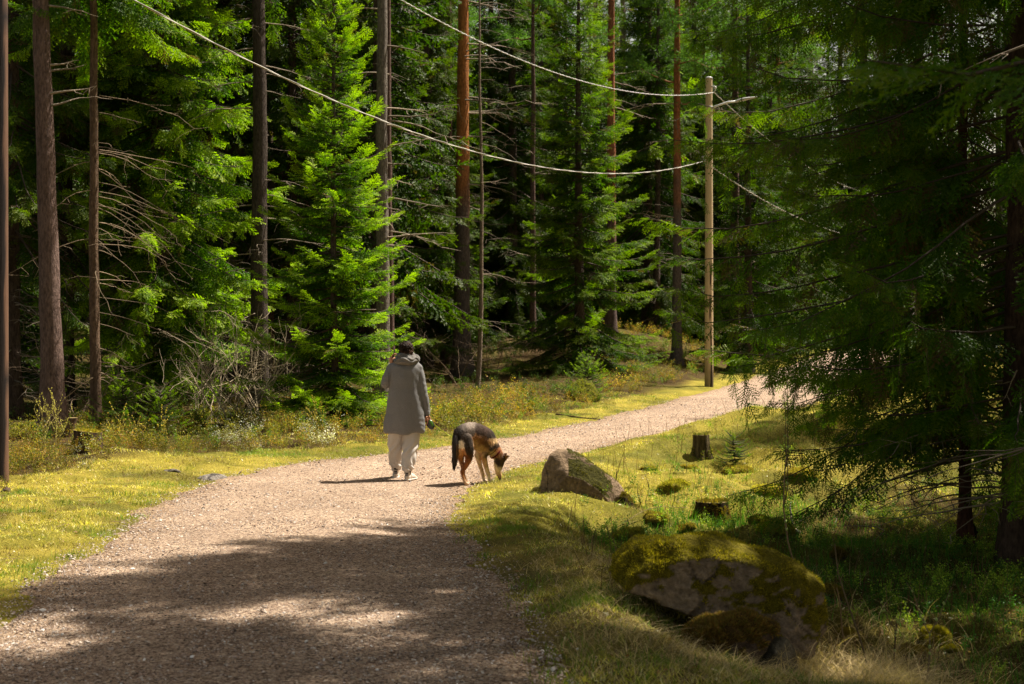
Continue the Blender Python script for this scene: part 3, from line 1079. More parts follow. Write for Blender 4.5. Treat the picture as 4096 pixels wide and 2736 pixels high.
def build_trees():
    rng = RG(77)
    # --- hero trees -------------------------------------------------
    Y = 26.0  # bright young spruce in the middle of the forest edge
    place('young_spruce', spruce_meshes(8.7, 1.72, .35, 1, 201, .075, hang=.22, dz=.25, nper=6, sp=.085, fr=.34, pitch=(-16, 38), vivid=1.35, power=.98, dry=.02, inner=.10),
          at(334, Y), Y, .4, 1, "bright sunlit young spruce standing just left of the walker's head")
    Y = 30.0
    place('pine_tree', pine_meshes(21, .155, 15, 202, zs=99, dead=14, dead_az=lambda r: r.normal(-.1, .5), dead_z=(3.2, 8.5), deadlen=(.4, 1.7), nb=9, R=1.5, barkf=pine_bark(99, (.29, .245, .205), (.4, .2, .1)), lean=-.004),
          at(382, Y), Y, 0, 1, "grey brown pine trunk with dead side branches behind the bright young spruce")
    # hand-placed dead limbs on that trunk
    Y = 42.0
    place('pine_tree', pine_meshes(24, .25, 15.5, 203, zs=5.0, dead=16, nb=12, R=1.8, barkf=pine_bark(5.4, (.18, .14, .12), (.60, .24, .08)), deadlen=(.8, 2.6), dead_z=(4, 12), dead_az=lambda r: r.normal(0, .5)),
          at(462, Y), Y, 0, 1, "tall pine with a glowing orange upper trunk beside the thin dead trunk")
    Y = 38.0
    rg = RG(204)
    g = trunk_geo(13, .068, (.36, .27, .20), rg, lean=.011, bend=.08, ring=8, flare=1.2); wd = G()
    for k in range(16): dead_branch(wd, rg.uniform(1, 10.5), rg.uniform(-.9, .9), rg.uniform(.3, 1.3), .04, rg, .011, col=(.32, .25, .18))
    place('dead_tree', (g.mesh("trunk", M['bark']), wd.mesh("branches", M['twig'])), at(477, Y), Y, 0, 1, "very thin pale leafless dead trunk right of the orange pine")
    Y = 43.0
    place('spruce_tree', spruce_meshes(12.8, 2.75, .5, 1, 205, .17, hang=.45, dz=.32, nper=5, sp=.11, fr=.46, pitch=(-20, 30), vivid=1.05, tone=.82, dead=8),
          at(579, Y), Y, 1.0, 1, "broad dark spruce with sunlit right hand boughs left of the wooden utility pole", dz=.0)
    Y = 52.0
    place('pine_tree', pine_meshes(24, .2, 14, 206, zs=6, dead=9, barkf=pine_bark(4.5, (.2, .14, .12), (.50, .20, .10)), dead_z=(7, 13), deadlen=(.8, 2.4)),
          at(611, Y), Y, 0, 1, "reddish pine trunk rising behind the broad dark spruce")
    Y = 49.0
    place('pine_tree', pine_meshes(22, .17, 9.0, 207, zs=7, dead=10, nb=26, R=2.2, barkf=pine_bark(6.0, (.20, .16, .14), (.52, .2, .08)), dead_z=(4, 9), deadlen=(.6, 2.0), lean=-.003),
          at(677, Y), Y, .8, 1, "pine with a straight bare trunk and pale needle clumps left of the wooden utility pole")
    # --- left edge ---------------------------------------------------
    Y = 23.5
    place('pine_tree', pine_meshes(20, .185, 12, 208, zs=99, dead=7, barkf=pine_bark(99, (.27, .18, .15), (.3, .2, .1)), dead_z=(5, 8), deadlen=(.3, .9), lean=-.026, dead_az=lambda r: r.normal(0, .4)),
          at(46, Y) + .12, Y, 0, 1, "thick reddish brown trunk, the widest on the left, beside the left utility pole")
    Y = 24.5
    rg = RG(209)
    g = trunk_geo(16, .098, (.27, .175, .115), rg, lean=-.001, flare=1.15, ring=12); wd = G()
    for k in range(40): dead_branch(wd, rg.uniform(.7, 6.2), rg.normal(0, .8) + (0 if rg.random() < .8 else 3.1), rg.uniform(.5, 2.0), .08, rg, 0, droop=rg.uniform(.25, .65), col=(.34, .25, .16), r0=.008)
    top = spruce_meshes(17, 1.9, 7.6, 1, 210, .1, hang=.8, sp=.14, fr=.46)
    place('spruce_tree', (g.mesh("trunk", M['bark']), wd.mesh("branches", M['twig']), top[2]), at(96, Y), Y, 0, 1, "slim straight bare trunk with long dead twigs right of the thick reddish trunk")
    Y = 29.5
    place('spruce_tree', spruce_meshes(17, 2.65, .9, 1, 211, .2, drape=.07, bw=.7, hang=.95, dz=.34, nper=6, sp=.10, fr=.50, pitch=(-24, 30), vivid=1.35, tone=1.12, dead=22, power=.6,
                                       lower=lambda z: .55 + .45 * float(sstep(1, 3.4, z))),
          at(158, Y), Y, .3, 1, "large spruce with drooping bright green boughs behind the slim bare trunk")
    Y = 29.0
    place('spruce_tree', spruce_meshes(21, 1.6, 10.5, 1, 212, .19, hang=1.2, dz=.45, nper=5, sp=.13, fr=.5, dead=46, tone=.8, barkc=(.115, .088, .072)),
          at(258, Y), Y, 0, 1, "big dark flaky trunk between the drooping spruce and the bright young spruce")
    Y = 44.0
    place('spruce_tree', spruce_meshes(19, 2.3, 1.6, 1, 213, .2, drape=.12, bw=.6, hang=1.5, dz=.36, nper=5, sp=.11, fr=.55, dead=20, vivid=.6, tone=.75, dry=.12),
          at(424, Y), Y, 1, 1, "spruce with long dark curtains of hanging twigs left of the orange pine")
    # --- rest of the front rows --------------------------------------
    rows = [  # px, Y, proto, scale, label
        (12, 27, 'mid', 0, 1.0, "shaded spruce filling the gap behind the left utility pole"),
        (66, 29, 'mid', 0, 1.0, "dark spruce between the thick reddish trunk and the slim bare trunk"),
        (208, 37, 'mid', 0, 1.05, "spruce half hidden behind the large drooping spruce"),
        (292, 37, 'mid', 0, 1.0, "spruce behind the bright young spruce on its left side"),
        (365, 41, 'full', 0, 1.15, "spruce directly behind the bright young spruce and the grey brown pine"),
        (440, 52, 'full', 2, 1.1, "dark spruce behind the orange pine, filling the gap on its left"),
        (512, 55, 'full', 1, 1.0, "spruce with hanging boughs behind the thin dead trunk"),
        (540, 58, 'full', 0, 1.1, "spruce just left of the broad dark spruce, further back"),
        (648, 60, 'full', 1, 1.1, "spruce between the reddish pine and the straight bare pine"),
        (748, 50, 'full', 2, 1.0, "dark spruce standing right behind the wooden utility pole"),
        (694, 68, 'full', 2, 1.5, "tall spruce between the straight bare pine and the utility pole, far back"),
        (716, 76, 'full', 1, 1.4, "tall spruce showing over the top of the utility pole"),
        (752, 84, 'full', 0, 1.5, "tall distant spruce right of the utility pole top"),
        (792, 74, 'full', 1, 1.3, "tall spruce past the path bend, half hidden by the near spruce twigs"),
        (828, 99, 'full', 2, 1.7, "tall distant spruce where the path disappears"),
        (866, 101, 'full', 1, 1.7, "distant spruce glimpsed right of the place where the path disappears"),
        (900, 99, 'full', 0, 1.6, "distant spruce furthest right, seen only through the near boughs"),
        (770, 66, 'full', 0, 1.2, "spruce beyond the bend of the path, right of the wooden utility pole"),
    ]
    for px, Y, k, i, sc, lab in rows:
        x = at(px, Y)
        place('spruce_tree', PR[k][i], x, Y, rng.uniform(0, 6.28), sc, lab)
    # --- trunks seen between ------------------------------------------
    for (px, Y, r, lab) in [(391, 34, .1, "thin dark trunk immediately right of the grey brown pine"), (448, 45, .16, "pale split trunk left of the foot of the orange pine"),
                            (533, 52, .12, "thin shaded trunk left of the broad dark spruce"), (735, 52, .2, "brown trunk in shade right of the wooden utility pole"),
                            (778, 70, .26, "orange pine trunk seen through the near spruce twigs right of the utility pole"), (270, 38, .13, "reddish trunk leaning close behind the big dark flaky trunk"),
                            (565, 62, .15, "reddish upper trunk poking above the broad dark spruce")]:
        me = pine_meshes(20, r, 11, int(px), zs=99, dead=9, nb=12, barkf=pine_bark(8 if px in (778, 565) else 99, (.20, .125, .10), (.50, .2, .09)), dead_z=(2, 10), deadlen=(.5, 1.8))
        place('pine_tree', me, at(px, Y), Y, rng.uniform(0, 6), 1, lab)
    # --- deeper wood -------------------------------------------------
    n = 0
    taken = []
    tries = 0
    while n < 64 and tries < 6000:
        tries += 1
        y = rng.uniform(36, 92)
        px = rng.uniform(-40, 1064)
        x = at(px, y)
        if float(dl(np.array([x]), np.array([y]))[0]) < (4 if y < 75 else 1.5): continue
        if x > 14 and y < 78: continue
        if 425 < px < 720 and y < 52: continue
        if any((x - a) ** 2 + (y - b) ** 2 < 2.9 ** 2 for a, b in taken): continue
        taken.append((x, y))
        k, i = ('far', n % 2) if n % 5 else ('bare', 0)
        where = "left" if px < 330 else ("middle" if px < 640 else "right")
        lab = {"left": "shaded spruce deep in the left part of the forest", "middle": "shaded spruce deep in the middle of the forest", "right": "spruce deep in the forest beyond the utility pole"}[where]
        if k == 'bare': lab = {"left": "tall bare stemmed spruce deep in the left part of the forest", "middle": "tall bare stemmed spruce deep in the middle of the forest", "right": "tall bare stemmed spruce deep in the forest beyond the utility pole"}[where]
        place('spruce_tree', PR[k][i], x, y, rng.uniform(0, 6.28), rng.uniform(.8, 1.1), lab, "spruces deep in the " + where + " of the forest")
        n += 1
    # --- right side -----------------------------------------------------
    for (x, y, k, i, sc, lab) in [(19.5, 42, 'full', 1, 1.0, "spruce on the right side of the path beyond the moss slope"), (23, 52, 'full', 0, 1.1, "spruce right of the far bend of the path"),
                                  (24, 62, 'full', 2, 1.2, "distant spruce at the right of the path bend"), (20.5, 36, 'full', 2, 1.1, "spruce deep behind the near dark spruces on the right"),
                                  (13.5, 26.5, 'full', 1, 1.0, "shaded spruce behind the near dark spruces at the right edge"),
                                  (11.0, 19.5, 'full', 0, 1.0, "dark spruce behind the two near trunks at the right edge")]:
        place('spruce_tree', PR[k][i], x, y, rng.uniform(0, 6.28), sc, lab)
    n = 0
    tries = 0
    while n < 16 and tries < 3000:
        tries += 1
        y = rng.uniform(22, 90)
        x = rng.uniform(15, 50)
        if not (-40 < 512 + x / y * F_PX < 1250): continue
        if float(dr(np.array([x]), np.array([y]))[0]) < 9: continue
        if any((x - a) ** 2 + (y - b) ** 2 < 3.2 ** 2 for a, b in taken): continue
        taken.append((x, y))
        place('spruce_tree', PR['far'][n % 2], x, y, rng.uniform(0, 6.28), rng.uniform(.85, 1.1), "dark spruce far behind the near spruces on the right side", "spruces behind the near right spruces")
        n += 1


def build_near_spruces():
    bk = (.13, .085, .065)
    # the large dark spruces that fill the right third and shade the path
    kr = RG(3)
    def keep(az, z):   # boughs dropped on the sunward and camera sides to let sunlight through
        if math.cos(az + 1.95) > .8 and 2.2 < z < 6.8: return kr.random() < .4
        return math.cos(az - .5) < .25 or kr.random() < .22
    m1 = spruce_meshes(15.5, 4.8, 1.5, 0, 301, .17, hang=1.1, dz=.29, nper=8, sp=.105, fr=.38, pitch=(-6, 30), vivid=.6, power=.85, drape=.20, az_keep=keep, rr=(.62, .98), bw=.5, dead=46, dry=.10, barkc=bk, inner=.22,
                       lower=lambda z: .50 + .42 * float(sstep(1.3, 3.2, z)) + .08 * float(sstep(3.5, 4.5, z)))
    place('spruce_tree', m1, at(1021, 13.7), 13.7, 0, 1, "huge near dark spruce with the thick trunk at the right edge")
    m2 = spruce_meshes(12, 2.2, 1.7, 0, 302, .065, bw=.5, drape=.1, hang=1.0, dz=.40, nper=5, sp=.10, fr=.38, pitch=(-26, 25), vivid=.5, power=.7, dead=20, dry=.16, barkc=(.15, .07, .05))
    r = place('spruce_tree', m2, at(965, 14.8), 14.8, 1.0, 1, "thin near spruce with a burl at its foot, left of the thick right edge trunk")
    g = G()
    rg = RG(9)
    V, F = ico(3)
    V = V * (1 + .25 * rg.normal(0, 1, (len(V), 1)) * .5)
    g.add(V * np.array([.085, .07, .09]) + np.array([.07, -.03, .12]), F, (.03, .022, .02))
    g.obj("burl", M['bark'], r)
    m3 = spruce_meshes(17, 3.3, .9, 1, 303, .2, hang=1.0, dz=.36, nper=5, sp=.12, fr=.46, pitch=(-22, 30), vivid=.55, power=.7, dead=10, dry=.06, barkc=bk)
    m4 = spruce_meshes(21, 4.3, 4.9, 1, 304, .2, hang=.5, dz=.36, nper=6, sp=.11, fr=.5, pitch=(-15, 30), vivid=.55, power=.7, dead=14, barkc=bk)  # unseen; crown kept above the frame, shaped to shade the near path
    m5 = spruce_meshes(22, 1.9, 9.5, 1, 305, .2, hang=.5, dz=.6, nper=5, sp=.12, fr=.5, pitch=(-15, 30), vivid=.55, power=.6, dead=14, barkc=bk)  # unseen narrow crown, added to shade the path and leave sun streaks
    place('spruce_tree', m5, 4.75, 10.6, 1.5, 1.0, "tall high crowned unseen spruce added beyond the right border for its shade")
    place('spruce_tree', m4, 9.5, 9.8, .5, 1.0, "dark unseen spruce standing well out beyond the right border")
    place('spruce_tree', m4, 4.9, 6.9, 2.5, 1.0, "dark spruce beyond the right border that shades the near path")
    place('spruce_tree', m3, 7.6, 15.9, 4.0, .9, "dark spruce behind the thick trunk at the right edge")


def ico(sub):
    bm = bmesh.new()
    bmesh.ops.create_icosphere(bm, subdivisions=sub, radius=1)
    V = np.array([v.co[:] for v in bm.verts]); F = np.array([[v.index for v in f.verts] for f in bm.faces])
    bm.free()
    return V, F


def build_far_wood():
    """the closed wood far beyond: no single tree can be told there"""
    rng = RG(99)
    me = [spruce_meshes(20, 3.4, .8, 2, 401 + q, .2, hang=.7, dz=.95, nper=4, sp=.5, fr=1.0, vivid=.5, tone=.6) for q in range(2)]
    T = []
    for a in me:
        g = []
        for k, m in enumerate(a):
            v = np.empty(len(m.vertices) * 3, np.float32); m.vertices.foreach_get("co", v)
            f = np.empty(len(m.polygons) * 3, np.int32); m.loops.foreach_get("vertex_index", f)
            c = np.empty(len(m.vertices) * 4, np.float32); m.color_attributes["Col"].data.foreach_get("color", c)
            g.append((v.reshape(-1, 3), f.reshape(-1, 3), c.reshape(-1, 4)[:, :3]))
        T.append(g)
    G2 = G()
    for n in range(84):
        y = rng.uniform(92, 118); x = rng.uniform(-.42, .42) * y
        if n >= 66:
            y = rng.uniform(35, 90); x = .40 * y + rng.uniform(3, 12)
        s = rng.uniform(1.35, 1.65); z = hz(x, y); a = rng.uniform(0, 6.28)
        Rz = np.array([[math.cos(a), -math.sin(a), 0], [math.sin(a), math.cos(a), 0], [0, 0, 1]])
        for (v, f, c) in T[n % 2]:
            G2.add(v @ Rz.T * s + np.array([x, y, z]), f, c)
    o = G2.obj("far_forest", M['needle'], smooth=False)
    tag(o, "dense mass of spruces closing the view far behind", "forest", kind='stuff')


build_trees()
build_near_spruces()
build_far_wood()

# ------------------------------------------------------------------ organic shapes
def ell(c, r, sub=3, rot=None):
    V, F = ico(sub)
    V = V * np.array(r, float)
    if rot is not None:
        V = V @ np.array(Matrix.Rotation(rot[1], 3, rot[0])).T
    return V + np.array(c, float), F


def limb(P, R, n=16, m=5):
    """rounded tapered limb through the points"""
    P = np.asarray(P, float); R = np.asarray(R, float)
    if R.ndim == 1: R = np.stack([R, R], 1)
    Q = catmull(P, m); RR = catmull(R, m)
    t0 = Q[0] - Q[1]; t0 /= np.linalg.norm(t0) + 1e-9
    t1 = Q[-1] - Q[-2]; t1 /= np.linalg.norm(t1) + 1e-9
    a = [(.95, .45), (.7, .8)]
    pre = [Q[0] + t0 * RR[0].mean() * k for k, _ in a][::-1]
    pre = [Q[0] + t0 * RR[0].mean() * .9, Q[0] + t0 * RR[0].mean() * .6, Q[0] + t0 * RR[0].mean() * .3]
    pr = [RR[0] * .35, RR[0] * .75, RR[0] * .95]
    po = [Q[-1] + t1 * RR[-1].mean() * .3, Q[-1] + t1 * RR[-1].mean() * .6, Q[-1] + t1 * RR[-1].mean() * .9]
    qr = [RR[-1] * .95, RR[-1] * .75, RR[-1] * .35]
    return tube(np.vstack([pre, Q, po]), np.vstack([pr, RR, qr]), n)


def remesh(parts, voxel, smooth=3, fac=.5):
    V, F, k = [], [], 0
    for v, f in parts:
        V.append(v); F.append(np.asarray(f) + k); k += len(v)
    me = mesh_np("tmp", np.concatenate(V), np.concatenate(F))
    o = link(bpy.data.objects.new("tmp", me))
    md = o.modifiers.new("r", 'REMESH'); md.mode = 'VOXEL'; md.voxel_size = voxel
    if smooth:
        s = o.modifiers.new("s", 'SMOOTH'); s.iterations = smooth; s.factor = fac
    dg = bpy.context.evaluated_depsgraph_get()
    ev = o.evaluated_get(dg)
    m2 = ev.to_mesh()
    m2.calc_loop_triangles()
    v = np.empty(len(m2.vertices) * 3, np.float32); m2.vertices.foreach_get("co", v)
    nn = np.empty(len(m2.vertices) * 3, np.float32); m2.vertices.foreach_get("normal", nn)
    f = np.empty(len(m2.loop_triangles) * 3, np.int32); m2.loop_triangles.foreach_get("vertices", f)
    ev.to_mesh_clear()
    bpy.data.objects.remove(o); bpy.data.meshes.remove(me)
    return v.reshape(-1, 3).astype(float), f.reshape(-1, 3), nn.reshape(-1, 3).astype(float)


def n3(V, s, seed=0):
    """cheap 3d-ish noise"""
    x, y, z = V[:, 0], V[:, 1], V[:, 2]
    return (vn(x + .37 * z, y - .21 * z, s, seed) + vn(y + 5.1, z + .33 * x, s, seed + 1) + vn(z - 3.3, x + .29 * y, s, seed + 2)) / 2.2


def obj_np(name, V, F, C, mat, parent=None, smooth=True):
    return link(bpy.data.objects.new(name, mesh_np(name, V, F, C, mat, smooth)), parent)


def hand(g, wrist, palm, dirs, side, curl, L=.075, r=.0085):
    """palm blob + five fingers; dirs = finger direction, side = across the palm, curl = direction fingers close to"""
    wrist, palm, dirs, side, curl = [np.array(q, float) for q in (wrist, palm, dirs, side, curl)]
    dirs /= np.linalg.norm(dirs); side /= np.linalg.norm(side); curl /= np.linalg.norm(curl)
    g.append(limb([wrist, (wrist + palm) / 2, palm + dirs * .02], [(.026, .022), (.036, .02), (.04, .017)], 12, 3))
    for k, (o, l) in enumerate([(-.030, .86), (-.010, 1.0), (.011, .95), (.031, .75)]):
        b = palm + dirs * .028 + side * o
        p1 = b + dirs * L * .45 * l + curl * .008
        p2 = p1 + (dirs * .6 + curl * .9) * L * .32 * l
        p3 = p2 + (dirs * .05 + curl * 1.0) * L * .26 * l
        g.append(limb([b - dirs * .02, b, p1, p2, p3], [r * 1.05, r * 1.05, r, r * .92, r * .8], 8, 2))
    tb = palm - side * .03 - dirs * .02
    g.append(limb([tb + side * .012, tb - side * .022 + curl * .008, tb - side * .022 + dirs * .028 + curl * .026, tb - side * .008 + dirs * .045 + curl * .036], [r * 1.4, r * 1.25, r * 1.1, r * .9], 8, 2))


def build_person():
    PX, PY = at(404.6, 17.2), 17.15
    z0 = float(path_z(np.array([PX]), np.array([PY]))[0])
    root = empty('person', (PX, PY, z0), 0, "person from behind in a long grey hooded coat and pale sweatpants, raising a phone", "person")
    # body ------------------------------------------------------------
    B = []
    B.append(limb([(-.0, .12, .86), (0, .12, 1.0), (.005, .12, 1.15), (.01, .12, 1.33), (.01, .125, 1.40)], [(.15, .11), (.13, .10), (.14, .105), (.16, .10), (.09, .07)], 24))
    B.append(limb([(.01, .125, 1.40), (.012, .13, 1.47), (.012, .135, 1.52)], [.05, .047, .05], 16))
    B.append(ell((.012, .145, 1.585), (.072, .092, .098), 4))
    B.append(ell((.008, .20, 1.54), (.045, .045, .05), 3))          # jaw
    B.append(limb([(.012, .235, 1.59), (.012, .252, 1.565), (.012, .245, 1.555)], [.010, .013, .012], 8, 2))  # nose
    for s in (-1, 1):
        B.append(ell((.012 + s * .076, .14, 1.572), (.010, .018, .028), 2))  # ear
        B.append(ell((.012 + s * .03, .228, 1.592), (.013, .010, .008), 2))  # eyelid
    B.append(ell((.012, .236, 1.528), (.022, .010, .007), 2))       # lips
    B.append(limb([(-.15, .12, 1.36), (-.205, .105, 1.24), (-.230, .12, 1.175), (-.220, .17, 1.22), (-.185, .235, 1.34), (-.168, .25, 1.40)], [.040, .036, .033, .030, .026, .024], 12))
    B.append(limb([(.17, .12, 1.35), (.225, .11, 1.10), (.252, .13, .90), (.262, .14, .80)], [.045, .038, .03, .024], 12))
    B.append(limb([(-.08, .12, .88), (-.10, .20, .50), (-.125, .29, .12), (-.128, .30, .06)], [.085, .055, .035, .033], 14))
    B.append(limb([(.08, .12, .88), (.065, .08, .50), (.05, 0, .12), (.052, 0, .06)], [.085, .055, .035, .033], 14))
    hand(B, (-.168, .25, 1.405), (-.168, .255, 1.45), (.05, .05, 1), (.25, 1, 0), (.9, -.15, .1), .072)
    hand(B, (.262, .14, .79), (.270, .145, .745), (.1, .1, -1), (0, 1, 0), (-.35, .0, -.25), .070)
    V, F, nn = remesh(B, .0048, 2)
    obj_np("body", V, F, (.52, .25, .15), M['skin'], root)
    # hair ------------------------------------------------------------
    rg = RG(31)
    H = [ell((.012, .125, 1.598), (.088, .098, .086), 4), ell((.014, .09, 1.545), (.080, .06, .05), 3)]
    for k in range(330):
        d = rg.normal(0, 1, 3); d /= np.linalg.norm(d)
        if d[1] > .55 and d[2] < .3: continue
        c = np.array((.012, .12, 1.590)) + d * np.array((.090, .100, .088))
        if c[2] < 1.50: continue
        H.append(ell(c, rg.uniform(.006, .014, 3), 1))
    for k in range(46):
        a = rg.uniform(-.4, 2.0)
        c = np.array((.05 + .055 * rg.random(), .07 + .06 * rg.random(), 1.50 + .075 * rg.random()))
        H.append(ell(c, rg.uniform(.005, .011, 3), 1))
    V, F, nn = remesh(H, .0042, 1)
    V += nn * (n3(V, .014, 5) * .004)[:, None]
    c = np.array((.022, .012, .008)) * (1 - np.clip(n3(V, .03, 9), 0, 1))[:, None] + np.array((.11, .05, .03)) * np.clip(n3(V, .03, 9), 0, 1)[:, None]
    c = np.where((V[:, 0:1] > .055) & (V[:, 2:3] < 1.58), np.array((.10, .05, .03)), c)
    hair = obj_np("hair", V, F, c, M['hair'], root)
    g = G()
    for k in range(110):   # flyaway strands
        d = rg.normal(0, 1, 3); d[1] -= .3; d[2] += .3; d /= np.linalg.norm(d)
        c0 = np.array((.012, .12, 1.590)) + d * np.array((.088, .098, .086))
        e = rg.normal(0, .012, 3)
        g.add(*tube([c0, c0 + d * .012 + e, c0 + d * .018 + e * 2 - np.array([0, 0, .006])], [.0012, .001, .0006], 3), (.05, .025, .015))
    g.obj("strands", M['hair'], hair)
    # coat ------------------------------------------------------------
    z = [.565, .60, .70, .84, .99, 1.10, 1.25, 1.36, 1.42, 1.46]
    xl = [-.245, -.257, -.255, -.232, -.208, -.192, -.188, -.19, -.15, -.09]
    xr = [.232, .246, .243, .232, .220, .212, .205, .205, .165, .10]
    dp = [.150, .158, .158, .152, .145, .140, .142, .128, .095, .06]
    P = [((a + b) / 2, .12 - (.01 if q < 1.1 else 0), q) for a, b, q in zip(xl, xr, z)]
    Rr = [((b - a) / 2, d) for a, b, d in zip(xl, xr, dp)]
    Cq = [tube(catmull(P, 4), catmull(Rr, 4), 40)]
    Cq.append(limb([(-.15, .12, 1.355), (-.205, .10, 1.24), (-.234, .118, 1.162), (-.222, .175, 1.205), (-.180, .238, 1.36)], [.066, .066, .064, .060, .046], 16))
    Cq.append(limb([(.155, .12, 1.35), (.195, .115, 1.22), (.222, .11, 1.06), (.247, .125, .93), (.258, .14, .845), (.262, .14, .80)], [.064, .060, .054, .046, .040, .034], 16))
    for (cz, cx) in ((.865, .266), (.835, .262), (.895, .262)):   # cuff folds
        Cq.append(ell((cx - .006, .135, cz), (.042, .042, .014), 3, ('Y', .35)))
    V, F, nn = remesh(Cq, .0085, 3)
    fold = n3(V * np.array([1, 1, .3]), .09, 61) * .012 + n3(V * np.array([1, 1, .6]), .045, 65) * .005 +   .0015 * np.sin((V[:, 2] + .5 * np.abs(V[:, 0])) * 60 + 6 * n3(V, .1, 3)) * sstep(.14, .2, np.abs(V[:, 0])) + .006 * np.sin(V[:, 0] * 22 + 2 * V[:, 2]) * sstep(1.0, .6, V[:, 2])
    V += nn * fold[:, None]
    V[:, 2] += .012 * vn(V[:, 0], V[:, 1], .15, 6) * sstep(.62, .56, V[:, 2])
    base = np.array((.245, .238, .24)) * (1 + .06 * n3(V, .06, 12))[:, None]
    coat = obj_np("coat", V, F, base, M['knit'], root)
    # seams and hem
    g = G()
    for (pts, r) in [([(-.185 + .0, -.02, 1.30), (-.185, -.015, 1.20), (-.18, -.015, 1.10)], .0022)]:
        g.add(*tube(catmull(pts, 4), r, 5), (.08, .075, .07))
    g.obj("seam", M['knit'], coat)
    # hood ------------------------------------------------------------
    Hd = []
    a = np.linspace(0, 2 * np.pi, 40, endpoint=False)
    def ring(c, rx, ry, r, tilt, wob, ph):
        Pp = np.stack([c[0] + rx * np.cos(a), c[1] + ry * np.sin(a), c[2] + tilt[0] * np.cos(a) + tilt[1] * np.sin(a) + wob * np.sin(3 * a + ph)], 1)
        Pp = np.vstack([Pp, Pp[:2]])
        return tube(Pp, r * (1 + .15 * np.sin(np.linspace(0, 9, 42) + ph)), 12, cap=True)
    Hd.append(ring((.012, .115, 1.450), .118, .105, .043, (.004, .015), .008, 1.0))
    Hd.append(ring((.012, .115, 1.492), .088, .085, .036, (-.006, .02), .008, 2.6))
    Hd.append(ring((.018, .120, 1.522), .066, .070, .026, (-.012, .012), .006, .3))
    Hd.append(ell((.01, .045, 1.455), (.118, .055, .045), 3))
    Hd.append(ell((.012, .11, 1.45), (.10, .09, .05), 3))
    V, F, nn = remesh(Hd, .0065, 2)
    diag = V[:, 2] + .28 * V[:, 0]
    V += nn * ((.008 * np.sin(diag * 145 + 9 * vn(V[:, 0], V[:, 1], .09, 4)) + .004 * n3(V, .04, 71)) * sstep(1.415, 1.45, V[:, 2]))[:, None]
    obj_np("hood", V, F, np.array((.215, .20, .188)), M['knit'], coat)
    # trousers ----------------------------------------------------------
    Tq = [limb([(-.095, .12, .72), (-.112, .15, .50), (-.122, .20, .34), (-.124, .26, .21), (-.118, .29, .155), (-.122, .295, .125)],
               [(.11, .11), (.098, .105), (.088, .095), (.078, .085), (.071, .076), (.052, .06)], 28),
          limb([(.085, .12, .72), (.076, .10, .50), (.060, .05, .34), (.046, .02, .20), (.038, .0, .145), (.038, -.0, .115)],
               [(.112, .11), (.102, .105), (.092, .098), (.084, .09), (.075, .08), (.055, .062)], 28),
          limb([(0, .12, .70), (0, .12, .85)], [(.18, .12), (.16, .115)], 24)]
    V, F, nn = remesh(Tq, .0065, 2)
    d1 = V[:, 2] * 1.0 + .6 * V[:, 0]
    V += nn * ((.007 * np.sin(V[:, 0] * 70 + 12 * vn(V[:, 1], V[:, 2], .25, 3)) * sstep(.62, .4, V[:, 2]) + .006 * n3(V * np.array([1, 1, .5]), .06, 91)
                + .007 * np.sin(d1 * 120) * sstep(.24, .15, V[:, 2]))[:, None])
    obj_np("trousers", V, F, np.array((.60, .545, .50)), M['jersey'], root)
    # shoes -------------------------------------------------------------
    for (sx, sy, rz, lift) in ((-.128, .30, .06, 0), (.055, .0, -.32, 0)):
        up = [limb([(0, -.045, .045), (0, -.01, .05), (0, .07, .045), (0, .15, .03), (0, .185, .025)], [(.036, .045), (.038, .05), (.042, .042), (.043, .026), (.034, .02)], 18),
              limb([(0, -.035, .06), (0, -.030, .095)], [.032, .036], 16), ell((0, -.05, .085), (.026, .018, .026), 3)]
        V, F, nn = remesh(up, .005, 2)
        V[:, 2] = np.maximum(V[:, 2], .012)
        c = np.array((.62, .54, .46)) * (1 + .1 * n3(V, .03, 4))[:, None]
        dark = (V[:, 2] > .062) & (V[:, 2] < .098) & (V[:, 1] < -.045) & (np.abs(V[:, 0]) < .020)
        c = np.where(dark[:, None], np.array((.10, .085, .08)), c)
        Rz = np.array(Matrix.Rotation(rz, 3, 'Z'))
        off = np.array((sx, sy, lift))
        sh = obj_np("shoe", V @ Rz.T + off, F, c, M['jersey'], root)
        so = [limb([(0, -.055, .014), (0, .0, .014), (0, .08, .013), (0, .16, .014), (0, .195, .018)], [(.042, .016), (.043, .016), (.046, .014), (.047, .014), (.036, .012)], 18)]
        V, F, nn = remesh(so, .005, 1)
        V[:, 2] = np.maximum(V[:, 2], 0)
        c = np.where(((np.sin(V[:, 1] * 200) > .3) & (V[:, 2] < .012))[:, None], np.array((.14, .10, .08)), np.array((.66, .58, .50)))
        obj_np("sole", V @ Rz.T + off, F, c, M['plain'], sh)
        g = G()
        g.add(*tube([(0, -.052, .082), (0, -.068, .072), (0, -.066, .055)], [(.016, .006), (.018, .007), (.012, .006)], 10), (.8, .74, .66))
        o = g.obj("heel_tab", M['plain'], sh)
        o.location = off; o.rotation_euler = (0, 0, rz)
        sk = limb([(0, -.028, .085), (0, -.025, .15)], [.035, .037], 16)
        g = G(); g.add(sk[0] @ Rz.T + off, sk[1], (.02, .02, .022)); g.obj("sock", M['jersey'], root)
    # phone ----------------------------------------------------------------
    ph = empty('phone', (PX - .150, PY + .252, z0 + 1.50), 0, "slim dark phone held up in the walker's left hand", "phone")
    bm = bmesh.new(); bmesh.ops.create_cube(bm, size=1)
    for v in bm.verts: v.co = Vector((v.co.x * .009, v.co.y * .072, v.co.z * .148))
    bmesh.ops.bevel(bm, geom=bm.edges[:], offset=.004, segments=2, affect='EDGES')
    me = bpy.data.meshes.new("case"); bm.to_mesh(me); bm.free()
